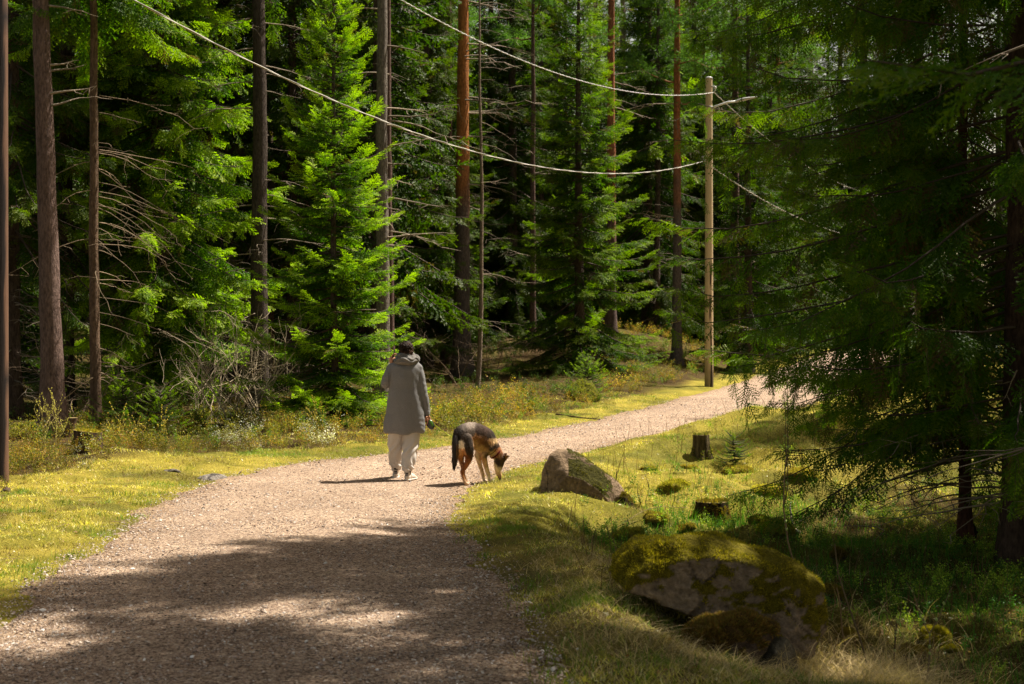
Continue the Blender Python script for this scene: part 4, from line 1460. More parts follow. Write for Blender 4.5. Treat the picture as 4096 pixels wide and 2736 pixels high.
    me.materials.append(flat_mat("phone_case", (.03, .032, .036), .25, .0))
    o = link(bpy.data.objects.new("case", me), ph); o.rotation_euler = (.0, .12, .15)
    bm = bmesh.new(); bmesh.ops.create_cube(bm, size=1)
    for v in bm.verts: v.co = Vector((v.co.x * .001 + .0052, v.co.y * .066, v.co.z * .140))
    me = bpy.data.meshes.new("screen"); bm.to_mesh(me); bm.free()
    me.materials.append(flat_mat("phone_glass", (.02, .022, .025), .08, .0))
    o = link(bpy.data.objects.new("screen", me), ph); o.rotation_euler = (.0, .12, .15)
    return PX, PY, z0


def flat_mat(name, c, rough=.5, metal=0.0):
    m, nt, b = mat_new(name)
    nz = noise(nt, 60, 3, .5)
    r = ramp(nt, nz, [(.3, tuple(x * .85 for x in c)), (.7, tuple(min(1, x * 1.12) for x in c))])
    nt.links.new(r, b.inputs['Base Color'])
    b.inputs['Roughness'].default_value = rough
    b.inputs['Metallic'].default_value = metal
    return m


DOG_C = (1826 + .0)


def build_dog():
    # local frame: x to the right of the picture, y away, z up, origin under the dog; 1 m = 1649 px of the study crop
    DX, DY = at((1760 + 650 / 4.9) / 4, 17.0), 17.0
    z0 = float(path_z(np.array([DX]), np.array([DY]))[0])
    root = empty('dog', (DX, DY, z0), 0, "brown, black and cream dog with an arched back sniffing grass at the path edge", "dog")
    D = []
    D.append(limb([(-.150, -.16, .545), (-.115, -.13, .595), (-.02, -.04, .615), (.06, .04, .585), (.13, .12, .525), (.185, .17, .465)],
                  [(.085, .105), (.105, .12), (.115, .125), (.115, .130), (.118, .145), (.10, .125)], 24))
    D.append(limb([(.02, .0, .54), (.09, .08, .49), (.15, .14, .44)], [(.085, .10), (.10, .12), (.09, .10)], 20))   # rib cage and belly line
    D.append(limb([(.17, .16, .48), (.235, .20, .41), (.275, .22, .35), (.30, .235, .31)], [(.10, .115), (.085, .09), (.078, .078), (.072, .07)], 20))   # neck
    # head, nose to the ground
    D.append(ell((.322, .235, .285), (.070, .068, .072), 4))
    D.append(limb([(.312, .23, .27), (.303, .215, .20), (.300, .205, .150), (.308, .20, .10), (.315, .198, .060)], [.068, .058, .044, .033, .025], 16))
    D.append(ell((.293, .205, .135), (.032, .030, .050), 3))
    # thighs and hind legs (near one first)
    D.append(limb([(-.085, -.17, .55), (-.062, -.17, .45), (-.040, -.13, .36)], [(.085, .10), (.078, .10), (.052, .065)], 18))
    D.append(limb([(-.045, -.13, .37), (-.055, -.15, .29), (-.100, -.19, .20), (-.128, -.215, .165)], [.055, .040, .024, .021], 14))
    D.append(limb([(-.128, -.215, .165), (-.112, -.20, .10), (-.095, -.185, .045), (-.088, -.175, .025)], [.021, .017, .018, .02], 12))
    D.append(limb([(-.170, -.17, .53), (-.155, -.17, .43), (-.150, -.12, .35)], [(.075, .09), (.062, .085), (.042, .055)], 18))
    D.append(limb([(-.150, -.12, .36), (-.135, -.10, .28), (-.120, -.14, .21), (-.122, -.155, .175)], [.044, .032, .022, .019], 14))
    D.append(limb([(-.122, -.155, .175), (-.100, -.14, .10), (-.078, -.13, .045), (-.070, -.12, .025)], [.019, .016, .017, .019], 12))
    # shoulders and forelegs
    D.append(limb([(.19, .12, .47), (.165, .10, .40), (.125, .075, .335)], [(.07, .08), (.062, .07), (.036, .042)], 16))
    D.append(limb([(.120, .075, .34), (.135, .10, .26), (.163, .125, .16), (.178, .135, .11), (.190, .14, .04)], [.040, .034, .026, .024, .021], 14))
    D.append(limb([(.10, .20, .43), (.07, .20, .38), (.048, .19, .325)], [(.06, .07), (.05, .06), (.034, .036)], 16))
    D.append(limb([(.045, .19, .33), (.070, .205, .23), (.092, .22, .15), (.105, .225, .11), (.122, .23, .04)], [.037, .030, .025, .023, .020], 14))
    # paws with toes
    for (px, py, dx, dy) in ((-.088, -.175, .6, .5), (-.070, -.12, .6, .5), (.190, .14, .7, .5), (.122, .23, .7, .5)):
        L = math.hypot(dx, dy); dx /= L; dy /= L
        D.append(ell((px + dx * .018, py + dy * .018, .018), (.027, .025, .017), 3))
        for t in (-1.4, -.5, .5, 1.4):
            D.append(limb([(px + dx * .02 - dy * t * .008, py + dy * .02 + dx * t * .008, .016), (px + dx * (.046 - .004 * abs(t)) - dy * t * .010, py + dy * .046 + dx * t * .010, .011)], [.0095, .0085], 8, 2))
    V, F, nn = remesh(D, .0065, 3)
    V[:, 2] = np.maximum(V[:, 2], 0.001)
    # thigh / flank creases and coat roughness
    V += nn * (n3(V * np.array([1, 1, .5]), .03, 15) * .004 + n3(V, .012, 18) * .002)[:, None]
    seeds = [  # crop px, py, y, colour
        (640, 250, -.05, (.19, .16, .14)), (560, 270, -.1, (.19, .16, .145)), (480, 300, -.15, (.12, .10, .09)), (590, 400, -.1, (.12, .095, .08)), (720, 290, 0, (.055, .036, .026)),  # greys on the rump top carry the sun's silvery highlight
        (400, 380, -.2, (.035, .028, .025)), (320, 500, -.2, (.028, .022, .02)), (500, 450, -.2, (.06, .045, .035)), (560, 600, -.25, (.055, .042, .035)), (580, 760, -.2, (.05, .035, .028)), (610, 860, -.18, (.07, .035, .02)),
        (760, 380, 0, (.045, .027, .02)), (880, 400, .08, (.05, .028, .02)), (960, 480, .12, (.035, .022, .016)), (700, 500, -.02, (.24, .12, .06)), (690, 620, -.02, (.36, .23, .14)), (800, 600, .03, (.20, .095, .045)), (880, 580, .06, (.14, .07, .035)),
        (800, 720, .02, (.36, .24, .13)), (760, 800, .02, (.46, .34, .22)), (900, 700, .05, (.22, .12, .06)), (850, 820, .03, (.40, .28, .17)),
        (1040, 520, .15, (.03, .025, .022)), (950, 680, .06, (.035, .025, .02)), (1000, 640, .06, (.34, .20, .10)), (920, 740, .05, (.36, .22, .11)), (1060, 600, .1, (.42, .30, .17)), (1010, 740, .06, (.06, .04, .028)), (900, 860, .04, (.07, .045, .03)),
        (1090, 700, .12, (.07, .045, .03)), (1040, 850, .15, (.45, .34, .20)), (1130, 800, .15, (.30, .13, .06)), (980, 900, .1, (.45, .33, .2)),
        (840, 850, .06, (.40, .26, .15)), (830, 940, .08, (.34, .19, .10)), (900, 1050, .1, (.36, .24, .15)), (940, 1200, .12, (.46, .36, .27)), (980, 1350, .14, (.58, .50, .42)),
        (730, 880, .19, (.52, .42, .30)), (760, 1050, .2, (.52, .40, .28)), (830, 1250, .22, (.46, .34, .24)), (880, 1380, .23, (.56, .46, .38)),
        (410, 640, -.26, (.72, .64, .54)), (410, 760, -.26, (.50, .28, .15)), (450, 800, -.24, (.46, .24, .12)), (410, 900, -.2, (.36, .17, .08)),
        (560, 900, -.16, (.24, .09, .035)), (500, 1020, -.18, (.26, .095, .035)), (440, 1150, -.2, (.26, .10, .04)), (470, 1280, -.2, (.28, .14, .07)), (500, 1380, -.18, (.42, .30, .22)), (560, 1410, -.15, (.42, .32, .26)),
        (430, 1000, -.12, (.34, .17, .08)), (520, 1320, -.12, (.40, .28, .2)),
        (1200, 820, .2, (.22, .10, .05)), (1180, 920, .2, (.24, .12, .06)), (1240, 920, .22, (.06, .04, .03)), (1100, 1000, .18, (.05, .035, .028)), (1140, 1060, .18, (.05, .033, .025)), (1200, 1100, .2, (.06, .04, .03)), (1260, 1040, .2, (.10, .06, .04)), (1250, 1160, .2, (.07, .045, .035)),
        (1020, 990, .17, (.55, .44, .28)), (1060, 1100, .17, (.60, .48, .32)), (1100, 1180, .16, (.60, .47, .32)), (1180, 1160, .16, (.56, .44, .30)), (1140, 1250, .16, (.50, .36, .22)), (1190, 1300, .17, (.30, .18, .10)), (1110, 1330, .16, (.16, .08, .05)), (1150, 1340, .16, (.42, .27, .17)),
        (1160, 1385, .18, (.012, .010, .010)), (1140, 1375, .16, (.03, .02, .018))]
    SP = np.array([((a - 650) / 1649, y, (1430 - b) / 1649) for a, b, y, c in seeds])
    SC = np.array([c for *_, c in seeds])
    Vw = V + (np.stack([n3(V, .025, 30), n3(V, .025, 34), n3(V, .02, 38)], 1)) * .012 + (np.stack([n3(V, .009, 40), n3(V, .009, 44), n3(V, .009, 48)], 1)) * .008
    wy = np.array([1, .35, 1])
    C = np.zeros_like(V)
    for i in range(0, len(V), 4000):
        d = ((Vw[i:i + 4000, None] - SP[None]) * wy)
        q = np.exp(-(d ** 2).sum(-1) / (2 * .019 ** 2)) + 1e-12
        C[i:i + 4000] = (q @ SC) / q.sum(1, keepdims=True)
    C = C * (1 + .55 * sstep(.10, .3, C.max(1)))[:, None] * np.array((1.08, 1.0, .9))
    C = C * (1 + .35 * n3(V * np.array([1, 1, .45]), .008, 77))[:, None]
    obj_np("body", V, F, C, M['fur'], root)
    # fur tufts over the outline
    rg = RG(45)
    g = G()
    idx = rg.integers(0, len(V), 15000)
    idx = idx[(V[idx, 2] > .30) | (V[idx, 0] < -.0)]
    idx = idx[V[idx, 2] > .05]
    flow = np.array((.3, .25, -.9))
    P = V[idx]; Nn = nn[idx]
    d = Nn * .35 + np.array((-.25, -.2, -.8)) + rg.normal(0, .18, P.shape)
    d /= np.linalg.norm(d, axis=1, keepdims=True)
    e = np.cross(d, Nn); e /= np.linalg.norm(e, axis=1, keepdims=True) + 1e-9
    L = rg.uniform(.008, .022, len(P))[:, None]
    Vf = np.stack([P - e * .0016, P + e * .0016, P + d * L + Nn * .002], 1).reshape(-1, 3)
    g.add(Vf, np.arange(len(Vf)).reshape(-1, 3), np.repeat(C[idx] * rg.uniform(.7, 1.25, (len(idx), 1)), 3, 0))
    g.obj("coat_fur", M['fur'], root, smooth=False)
    # tail
    T = [limb([(-.185, -.20, .60), (-.200, -.24, .54), (-.205, -.25, .45), (-.205, -.25, .36), (-.213, -.24, .27), (-.218, -.235, .20)], [.028, .036, .040, .036, .030, .014], 16)]
    V2, F2, n2 = remesh(T, .006, 2)
    V2 += n2 * (n3(V2 * np.array([1, 1, .4]), .02, 25) * .006)[:, None]
    c2 = np.where((V2[:, 0:1] > -.19) & (V2[:, 2:3] < .5) & (V2[:, 2:3] > .3), np.array((.16, .09, .05)), np.array((.045, .035, .032)))
    c2 = np.where(V2[:, 2:3] < .235, np.array((.02, .018, .02)), c2)
    tail = obj_np("tail", V2, F2, c2, M['fur'], root)
    g = G()
    idx = rg.integers(0, len(V2), 900)
    P = V2[idx]; Nn = n2[idx]
    d = Nn * .4 + np.array((0, 0, -1)) + rg.normal(0, .15, P.shape); d /= np.linalg.norm(d, axis=1, keepdims=True)
    e = np.cross(d, Nn); e /= np.linalg.norm(e, axis=1, keepdims=True) + 1e-9
    L = rg.uniform(.015, .035, len(P))[:, None]
    Vf = np.stack([P - e * .002, P + e * .002, P + d * L], 1).reshape(-1, 3)
    g.add(Vf, np.arange(len(Vf)).reshape(-1, 3), np.repeat(c2[idx] * rg.uniform(.7, 1.3, (len(idx), 1)), 3, 0))
    g.obj("tail_fur", M['fur'], tail, smooth=False)
    # ears: cupped triangles
    for (b, tip, wd, c) in (((.362, .205, .285), (.432, .19, .322), np.array((-.02, -.018, .035)), 1), ((.355, .285, .30), (.405, .30, .345), np.array((-.015, .02, .032)), 2)):
        b, tip = np.array(b), np.array(tip)
        g = G()
        for sgn, col in ((1, (.04, .028, .022)), (-1, (.30, .16, .09))):
            nrm = np.cross(tip - b, wd); nrm /= np.linalg.norm(nrm)
            if nrm[1] < 0: nrm = -nrm
            rows = []
            for t in np.linspace(0, 1, 6):
                w_ = (1 - t) ** .8
                for s in np.linspace(-1, 1, 5):
                    rows.append(b + (tip - b) * t + wd * s * w_ + nrm * (.014 * (1 - s * s) * w_ + .003 * (1 if sgn > 0 else -.4)))
            i = np.arange(5)[:, None] * 5; j = np.arange(4)[None]
            q = np.stack([i + j, i + j + 1, i + 5 + j + 1, i + 5 + j], -1).reshape(-1, 4)
            g.add(rows, q if sgn > 0 else q[:, ::-1], col)
        g.obj("ear", M['fur'], root)
    # eye (the one on this side) and nose
    g = G(); g.add(*ell((.287, .168, .215), (.006, .005, .007), 3), (.01, .008, .008)); g.obj("eye", flat_mat("eye_dark", (.012, .01, .01), .1), root)
    g = G(); g.add(*ell((.318, .195, .038), (.014, .015, .010), 3), (.01, .01, .01)); g.obj("nose", flat_mat("nose_dark", (.012, .011, .011), .35), root)
    # collar and harness strap (worn: top-level things of their own)
    col = G()
    c0 = np.array((.245, .205, .375)); ax = np.array((.7, .35, -.75)); ax /= np.linalg.norm(ax)
    def band(c0, ax, r1, r2, wd, th, up=(0, 0, 1)):
        u = np.cross(ax, np.array(up, float)); u /= np.linalg.norm(u); v = np.cross(ax, u)
        rows = []
        a = np.linspace(0, 2 * np.pi, 36, endpoint=False)
        for (o, q) in ((-1, 0), (1, 0), (1, 1), (-1, 1)):
            rows.append(c0 + ax * o * wd / 2 + np.cos(a)[:, None] * u * (r1 + q * th) + np.sin(a)[:, None] * v * (r2 + q * th))
        Vb = np.concatenate(rows); n = 36; jj = np.arange(n); j2 = (jj + 1) % n
        Fb = np.concatenate([np.stack([k * n + jj, k * n + j2, ((k + 1) % 4) * n + j2, ((k + 1) % 4) * n + jj], 1) for k in range(4)])
        return Vb, Fb
    ca = empty('collar', (DX, DY, z0), 0, "maroon collar round the sniffing dog's neck", "collar")
    Vb, Fb = band(np.array((.262, .212, .352)), ax, .080, .080, .018, .004)
    g = G(); g.add(Vb, Fb, (.10, .008, .02)); g.obj("strap", M['jersey'], ca)
    Vb, Fb = band(np.array((.225, .187, .395)), ax, .092, .092, .006, .003)
    g = G(); g.add(Vb, Fb, (.02, .016, .016)); g.obj("choke_band", M['jersey'], ca)
    g = G(); g.add(*ell((.305, .235, .43), (.008, .005, .010), 2), (.5, .08, .25)); g.obj("tag", M['metal'], ca)
    return DX, DY, z0


def build_leash(p, d):
    PX, PY, z0 = p
    DX, DY, zd = d
    L = empty('leash', (PX + .29, PY + .14, z0 + .68), 0, "black and green retractable leash running from the walker's right hand to the dog", "leash")
    o = np.array((PX + .29, PY + .14, z0 + .68)) * 0
    # casing: flattened drop, tilted
    V, F, nn = remesh([ell((.015, 0, -.01), (.046, .019, .062), 4, ('Y', -.45)), ell((.03, 0, -.035), (.04, .019, .04), 3)], .005, 2)
    g = G(); g.add(V, F, (.030, .032, .030)); g.obj("casing", flat_mat("leash_plastic", (.03, .032, .03), .3), L)
    g = G(); v, f = ell((.028, -.012, .0), (.018, .011, .044), 3, ('Y', -.45)); g.add(v, f, (.1, .3, .02)); g.obj("side_plate", flat_mat("leash_green", (.07, .20, .02), .18), L)
    a = np.linspace(.2, 2 * np.pi - .2, 22)
    g = G(); g.add(*tube(np.stack([-.020 + .028 * np.cos(a), np.zeros(22), .052 + .040 * np.sin(a)], 1), .009, 10), (.02, .02, .02)); g.obj("handle", flat_mat("leash_grip", (.02, .02, .02), .5), L)
    A = np.array((.065, .0, -.012)) ; B = np.array((DX + .255, DY + .275, zd + .42)) - np.array(L.location)
    s = np.linspace(0, 1, 20)[:, None]
    Pp = A * (1 - s) + B * s - np.array([0, 0, 1.0]) * (.10 * 4 * s * (1 - s)) + np.array([0, 1.0, 0]) * .10 * np.sin(np.pi * s)
    g = G(); g.add(*tube(Pp, .0042, 6), (.40, .46, .04)); g.obj("cord", M['jersey'], L)
    g = G(); g.add(*tube(Pp[4:6], [.007, .006], 8), (.55, .6, .1)); g.obj("cord_joint", M['plain'], L)


P_ = build_person()
D_ = build_dog()
build_leash(P_, D_)


# ------------------------------------------------------------------ rocks, stumps
def moss_tufts(V, F, nn, num, rng, thr=.35, L=.014, cols=((.20, .17, .02), (.27, .22, .03), (.12, .12, .015)), maskf=None, seed=1):
    tri = V[F]; ar = np.linalg.norm(np.cross(tri[:, 1] - tri[:, 0], tri[:, 2] - tri[:, 0]), axis=1)
    pk = rng.choice(len(F), num * 2, p=ar / ar.sum())
    b = rng.dirichlet((1, 1, 1), num * 2)
    P = (tri[pk] * b[..., None]).sum(1); Nn = nn[F[pk, 0]]
    m = Nn[:, 2] + .45 * n3(P, .18, seed) > thr
    if maskf is not None: m &= maskf(P)
    P, Nn = P[m][:num], Nn[m][:num]
    n = len(P)
    clump = (1 + .9 * n3(P, .05, seed + 7))
    d = Nn * .8 + np.array((0, 0, .3)) + rng.normal(0, .5, (n, 3)); d /= np.linalg.norm(d, axis=1, keepdims=True)
    e = np.cross(d, rng.normal(0, 1, (n, 3))); e /= np.linalg.norm(e, axis=1, keepdims=True)
    LL = (L * rng.uniform(.5, 1.4, n) * np.clip(clump, .4, 2.2))[:, None]
    base = P - Nn * .003
    Vt = np.stack([base - e * LL * .22, base + e * LL * .22, base + d * LL + Nn * LL * .3], 1).reshape(-1, 3)
    C = np.array(cols)[rng.integers(0, len(cols), n)] * rng.uniform(.6, 1.25, (n, 1))
    return Vt, np.arange(3 * n).reshape(-1, 3), np.repeat(C, 3, 0)


def rock(name, pts, loc, label, vox=.018, rough=.02, col=(.30, .21, .175), seed=1, moss=0, thr=.35, cat="boulder", mossc=None, maskf=None, group=None, mL=.014, facet=2, sink=0.0, mossbase=True):
    bm = bmesh.new()
    for p in pts: bm.verts.new(p)
    bmesh.ops.convex_hull(bm, input=bm.verts[:])
    bmesh.ops.triangulate(bm, faces=bm.faces[:])
    bm.verts.ensure_lookup_table()
    used = [v for v in bm.verts if v.link_faces]
    ids = {v: i for i, v in enumerate(used)}
    V = np.array([v.co[:] for v in used]); F = np.array([[ids[v] for v in f.verts] for f in bm.faces])
    bm.free()
    V, F, nn = remesh([(V, F)], vox, facet + 4)
    V = V + nn * (n3(V, .32, seed) * rough * 1.6 + n3(V, .11, seed + 3) * rough * .8 + n3(V, .04, seed + 5) * rough * .35)[:, None]
    f = np.clip(.5 + .6 * n3(V, .15, seed + 9) + .3 * n3(V, .04, seed + 19), 0, 1)[:, None]
    C = np.array(col) * (1 - f) + np.array(col) * .55 * f
    crack = (np.abs(n3(V * np.array([1, 1, .6]), .22, seed + 29)) < .035)[:, None]
    C = np.where(crack, C * .45, C)
    V = V - nn * (.006 * crack)
    C = C * (1 + .25 * n3(V, .02, seed + 31))[:, None]
    tri = V[F]; fn = np.cross(tri[:, 1] - tri[:, 0], tri[:, 2] - tri[:, 0]); vnn = np.zeros_like(V)
    for k in range(3): np.add.at(vnn, F[:, k], fn)
    vnn /= np.linalg.norm(vnn, axis=1, keepdims=True) + 1e-12
    if moss:
        mm = (vnn[:, 2] + .45 * n3(V, .18, 1) > thr + .08)
        if maskf is not None: mm &= maskf(V)
        C = np.where(mm[:, None], np.array(mossc[0]) * .6 if mossc else np.array((.10, .085, .02)), C)
    o = obj_np("stone", V, F, C, M['rock'])
    root = empty(name, loc, 0, label, cat, group)
    o.parent = root
    if moss:
        g = G(); g.add(*moss_tufts(V, F, vnn, moss, RG(seed), thr, mL, *( [mossc] if mossc else [] ), maskf=maskf, seed=1))
        g.obj("moss_cover", M['grass'], root, smooth=False)
    return root


def blob(rx, ry, rz, seed, n=16):
    rg = RG(seed); d = rg.normal(0, 1, (n, 3)); d /= np.linalg.norm(d, axis=1, keepdims=True)
    return [tuple(p) for p in d * np.array((rx, ry, rz)) * rg.uniform(.85, 1.1, (n, 1))]


def stump(label, x, y, r, h, col, moss, seed, lean=0.0, dz=0.0, slant=0.0, mossc=None):
    rg = RG(seed)
    root = empty('tree_stump', (x, y, hz(x, y) + dz), 0, label, 'stump')
    k, n = 9, 26
    a = np.linspace(0, 2 * np.pi, n, endpoint=False)
    rows = []
    zz = np.linspace(-.12, h, k)
    for z in zz:
        t = max(z, 0) / h
        rr = r * (1 + .45 * (1 - t) ** 3 * (1 + .5 * np.cos(5 * a + seed))) * (1 + .04 * np.cos(9 * a + seed) + rg.normal(0, .02, n))
        rows.append(np.stack([rr * np.cos(a) + lean * z, rr * np.sin(a), np.full(n, z) + slant * np.cos(a) * t * r], 1))
    V = np.concatenate(rows); i = np.arange(k - 1)[:, None] * n; j = np.arange(n)[None]; j2 = (j + 1) % n
    F = np.stack([i + j, i + j2, i + n + j2, i + n + j], -1).reshape(-1, 4)
    g = G(); stripe = (1 + .35 * np.sin(np.tile(a, k) * 17 + 3 * V[:, 2]))[:, None]
    g.add(V, F, np.array(col) * stripe)
    g.obj("bark", M['bark'], root)
    top = [np.array([[lean * h, 0, h - .006]])]
    for q in (.33, .66, 1.0):
        top.append(rows[-1] * np.array([q, q, 1]) + np.array([lean * h * (1 - q), 0, rg.uniform(-.006, .006) if q < 1 else 0]))
    TV = np.concatenate(top); Ft = [(0, 1 + q, 1 + (q + 1) % n) for q in range(n)]
    for b in (0, 1):
        for q in range(n):
            A, B_, C_, D2 = 1 + b * n + q, 1 + b * n + (q + 1) % n, 1 + (b + 1) * n + (q + 1) % n, 1 + (b + 1) * n + q
            Ft += [(A, D2, C_), (A, C_, B_)]
    g = G(); g.add(TV, Ft, (.30, .22, .10)); g.obj("cut_top", M['wood'], root)
    if moss:
        Vm = np.concatenate([V, TV]); F3 = np.concatenate([F[:, [0, 1, 2]], F[:, [0, 2, 3]], np.array(Ft) + len(V)])
        tri = Vm[F3]; fn = np.cross(tri[:, 1] - tri[:, 0], tri[:, 2] - tri[:, 0]); nn = np.zeros_like(Vm)
        for q in range(3): np.add.at(nn, F3[:, q], fn)
        nn /= np.linalg.norm(nn, axis=1, keepdims=True) + 1e-9
        g = G(); g.add(*moss_tufts(Vm, F3, nn, moss, rg, .15, .02, *( [mossc] if mossc else [] ), seed=seed)); g.obj("moss_cover", M['grass'], root, smooth=False)
    return root


def ground_y(px, py, lo=7.5, hi=60, step=.05):
    """distance at which the line of sight through (px, py) meets the ground"""
    for q in np.arange(lo, hi, step):
        if hz(at(px, q), q) >= 1.68 - (py - 342 - 3) / F_PX * q: return q
    return hi


def build_rocks():
    def cr(L, ref, px, z_ref, yd):   # study-crop outline -> local x,z (with depth spread)
        out = []
        for (a, b) in L:
            x, z = (a - ref) / px, (z_ref - b) / px
            out.append((x, z))
        return out
    # boulder beside the dog
    O = cr([(110, 800), (150, 720), (145, 610), (170, 505), (230, 425), (300, 392), (400, 396), (520, 440), (740, 600), (850, 700), (900, 780), (900, 900), (830, 975), (700, 985), (400, 930), (150, 900)], 480, 915, 900, 0)
    pts = [(x, y * f + .05, z * (1 - .12 * abs(y))) for (x, z) in O for y, f in ((-.16, 1), (.22, 1))] + [(x * .6, -.32, z * .55) for (x, z) in O] + [(x * .7, .42, z * .7) for (x, z) in O]
    Y = 16.0; x = at(578, Y)
    rock('boulder', [(a * 1.1, b, c_ * (1.08 if c_ > 0 else 2.2)) for a, b, c_ in pts], (x, Y, -.11), "brown granite boulder with a steep left side at the path edge by the dog's nose", .013, .020, (.50, .345, .215), 21, 9000, .45, facet=-2, maskf=lambda P: P[:, 0] > -.12, mL=.012,
         mossc=((.13, .12, .02), (.18, .15, .03), (.08, .07, .02)))
    x2 = at(628, 15.9)
    rock('mossy_root', blob(.13, .14, .20, 5), (x2, 15.9, -.08), "mossy rotten root lump leaning on the right end of the boulder by the dog", .014, .035, (.10, .07, .04), 25, 3000, .3, cat="root", mossc=((.16, .12, .02), (.12, .09, .02)))
    # big mossy slab low right
    D = [(1392, 1335), (1405, 1290), (1450, 1262), (1540, 1258), (1600, 1245), (1660, 1252), (1750, 1275), (1815, 1302), (1862, 1345), (1870, 1400), (1866, 1450), (1850, 1495), (1790, 1452), (1700, 1405), (1640, 1375), (1560, 1370), (1470, 1368)]
    O = [((a - 1630) / 350., (1503 - b) / 335.) for a, b in D]
    pts = []
    for (x_, z_) in O:
        pts += [(x_, -.22, z_), (x_ * .97, .18, z_ * .98)]
    pts += [(x_ * .88, -.40, z_ * .84 + .02) for x_, z_ in O] + [(x_ * .85, .42, z_ * .85 + .02) for x_, z_ in O]
    Y = 9.4; x = at(1630 / 2.2925, Y)
    rock('boulder', pts, (x, Y, -.33), "largest moss covered boulder, a long slab resting on smaller stones low on the right", .013, .035, (.56, .42, .30), 35, 52000, .08, facet=-2, mL=.012,
         mossc=((.36, .29, .02), (.46, .36, .03), (.18, .16, .015), (.26, .23, .02)))
    x = at(1655 / 2.2925, 8.75)
    rock('mossy_stone', blob(.29, .26, .19, 8, 22), (x, 8.62, -.10), "round stone under the big slab, shaggy with brown moss", .014, .03, (.22, .15, .11), 41, 16000, -.1, mL=.02,
         mossc=((.20, .11, .03), (.16, .10, .03), (.15, .13, .025), (.24, .15, .04)), cat="stone")
    x = at(1790 / 2.2925, 8.75)
    rock('grey_stone', blob(.19, .2, .14, 9, 20), (x, 8.72, -.22), "smooth grey stone wedged under the right end of the big slab", .012, .014, (.20, .17, .12), 45, 600, .9, cat="stone")
    for i, (dx, dy, Y, rx, rz, lab, col) in enumerate([
            (1905, 1370, 9.9, .16, .15, "golden moss cushion on a stone just right of the big slab", 0), (1950, 1470, 9.2, .12, .10, "small moss cushion among dry grass right of the big slab", 0),
            (2138, 1466, 9.2, .11, .07, "upper of the two round yellow moss cushions in the hollow at the lower right", 1), (2180, 1492, 9.0, .10, .055, "lower of the two round yellow moss cushions in the hollow at the lower right", 1),
            (2085, 1500, 9.3, .15, .06, "flat moss cushion left of the two round yellow ones", 0), (1340, 905, 33.0, .45, .42, "stone overgrown with ferny moss at the forest edge beyond the dog", 2),
            (1740, 1195, 15.6, .16, .08, "small mossy stone on the slope below the rotten stump", 0), (1925, 1225, 14.2, .12, .10, "tiny mossy stone under the near spruce tips", 0)]):
        x = at(dx / 2.2925, Y)
        if Y < 12:   # set down where the ground really is along that line of sight
            Y = next((q for q in np.arange(7.5, 14, .05) if hz(at(dx / 2.2925, q), q) >= 1.68 - (dy / 2.2925 + rx * 25 - 345) / F_PX * q), Y)
            x = at(dx / 2.2925, Y)
        z = 1.68 - (dy / 2.2925 - 345) / F_PX * Y
        rock('mossy_stone', blob(rx, rx * .8, rz, 60 + i, 18), (x, Y, min(z, hz(x, Y) + rz * .6)), lab, .012 if Y < 20 else .03, .02, (.2, .16, .11), 70 + i, 7000 if Y < 12 else 2500, -.2, mL=.014 if Y < 20 else .035, cat="stone",
             mossc=(((.26, .18, .03), (.18, .14, .02)) if col == 0 else ((.30, .25, .02), (.24, .2, .02)) if col == 1 else ((.25, .24, .04), (.18, .2, .04))))
    for (dx, dy, Y, rx, rz, lab, c) in [(485, 1084, 17.6, .20, .035, "flat pale rock showing through the moss on the left verge", (.50, .44, .38)), (395, 1078, 17.9, .12, .02, "smaller flat pale rock left of the larger one on the left verge", (.46, .40, .33)),
                                        (2115, 1552, 8.6, .12, .07, "grey rough stone at the bottom right corner", (.24, .2, .18)), (12, 1123, 16.0, .07, .05, "brown stone at the foot of the left utility pole", (.22, .15, .11)),
                                        (1600, 930, 29.5, .0, .0, "", (0, 0, 0)), (1840, 836, 52.0, .35, .18, "pale stone on the far verge beside the path bend", (.6, .56, .5))]:
        if rx == 0: continue
        x = at(dx / 2.2925, Y); z = hz(x, Y)
        rock('flat_rock' if rz < .04 else 'loose_stone', blob(rx, rx * .6, rz + .02, int(dx), 16), (x, Y, z + rz * .25), lab, .012 if Y < 20 else .03, .01, c, int(dx), 0, cat="stone")
    for i, (a, b) in enumerate([(1.35, 13.1), (1.9, 12.4), (2.6, 14.1), (3.1, 12.3), (2.0, 17.6)]):
        pass
    for i, (dx, dy, rx, rz) in enumerate([(1480, 1078, .22, .09), (1545, 1112, .28, .10), (1692, 1082, .26, .09), (1755, 1130, .30, .12), (1500, 1190, .20, .08), (1775, 1215, .22, .10), (1835, 1092, .3, .1), (1655, 1235, .2, .08), (1580, 1075, .16, .07), (1440, 1228, .16, .06), (1560, 1215, .2, .09)]):
        Y = ground_y(dx / 2.2925, dy / 2.2925, 8, 40); x = at(dx / 2.2925, Y)
        rock('moss_hummock', blob(rx, rx * .8, rz, 160 + i, 20), (x, Y, hz(x, Y) - rz * .1), "low rounded moss hummock on the bank right of the path", .016, .03, (.30, .25, .06), 170 + i, 5200, -.6, mL=.016, cat="hummock", group="moss hummocks on the right bank",
             mossc=(((.56, .47, .07), (.38, .34, .05), (.22, .22, .03)) if i % 2 else ((.44, .34, .07), (.50, .42, .08), (.24, .18, .04))))
    # stumps
    Ya, Yb = ground_y(702, 457, 14), ground_y(712, 522, 9)
    stump("cut stump with a mossy flat top, standing upright on the sunny moss slope", at(702, Ya), Ya, .115, .34, (.16, .12, .06), 1500, 3, -.05, -.03, mossc=((.28, .24, .03), (.10, .14, .02)))
    stump("low rotten mossy stump in the shaded hollow below the upright one", at(712, Yb), Yb, .19, .24, (.06, .04, .025), 6500, 4, 0, 0, mossc=((.24, .17, .02), (.12, .11, .02)))
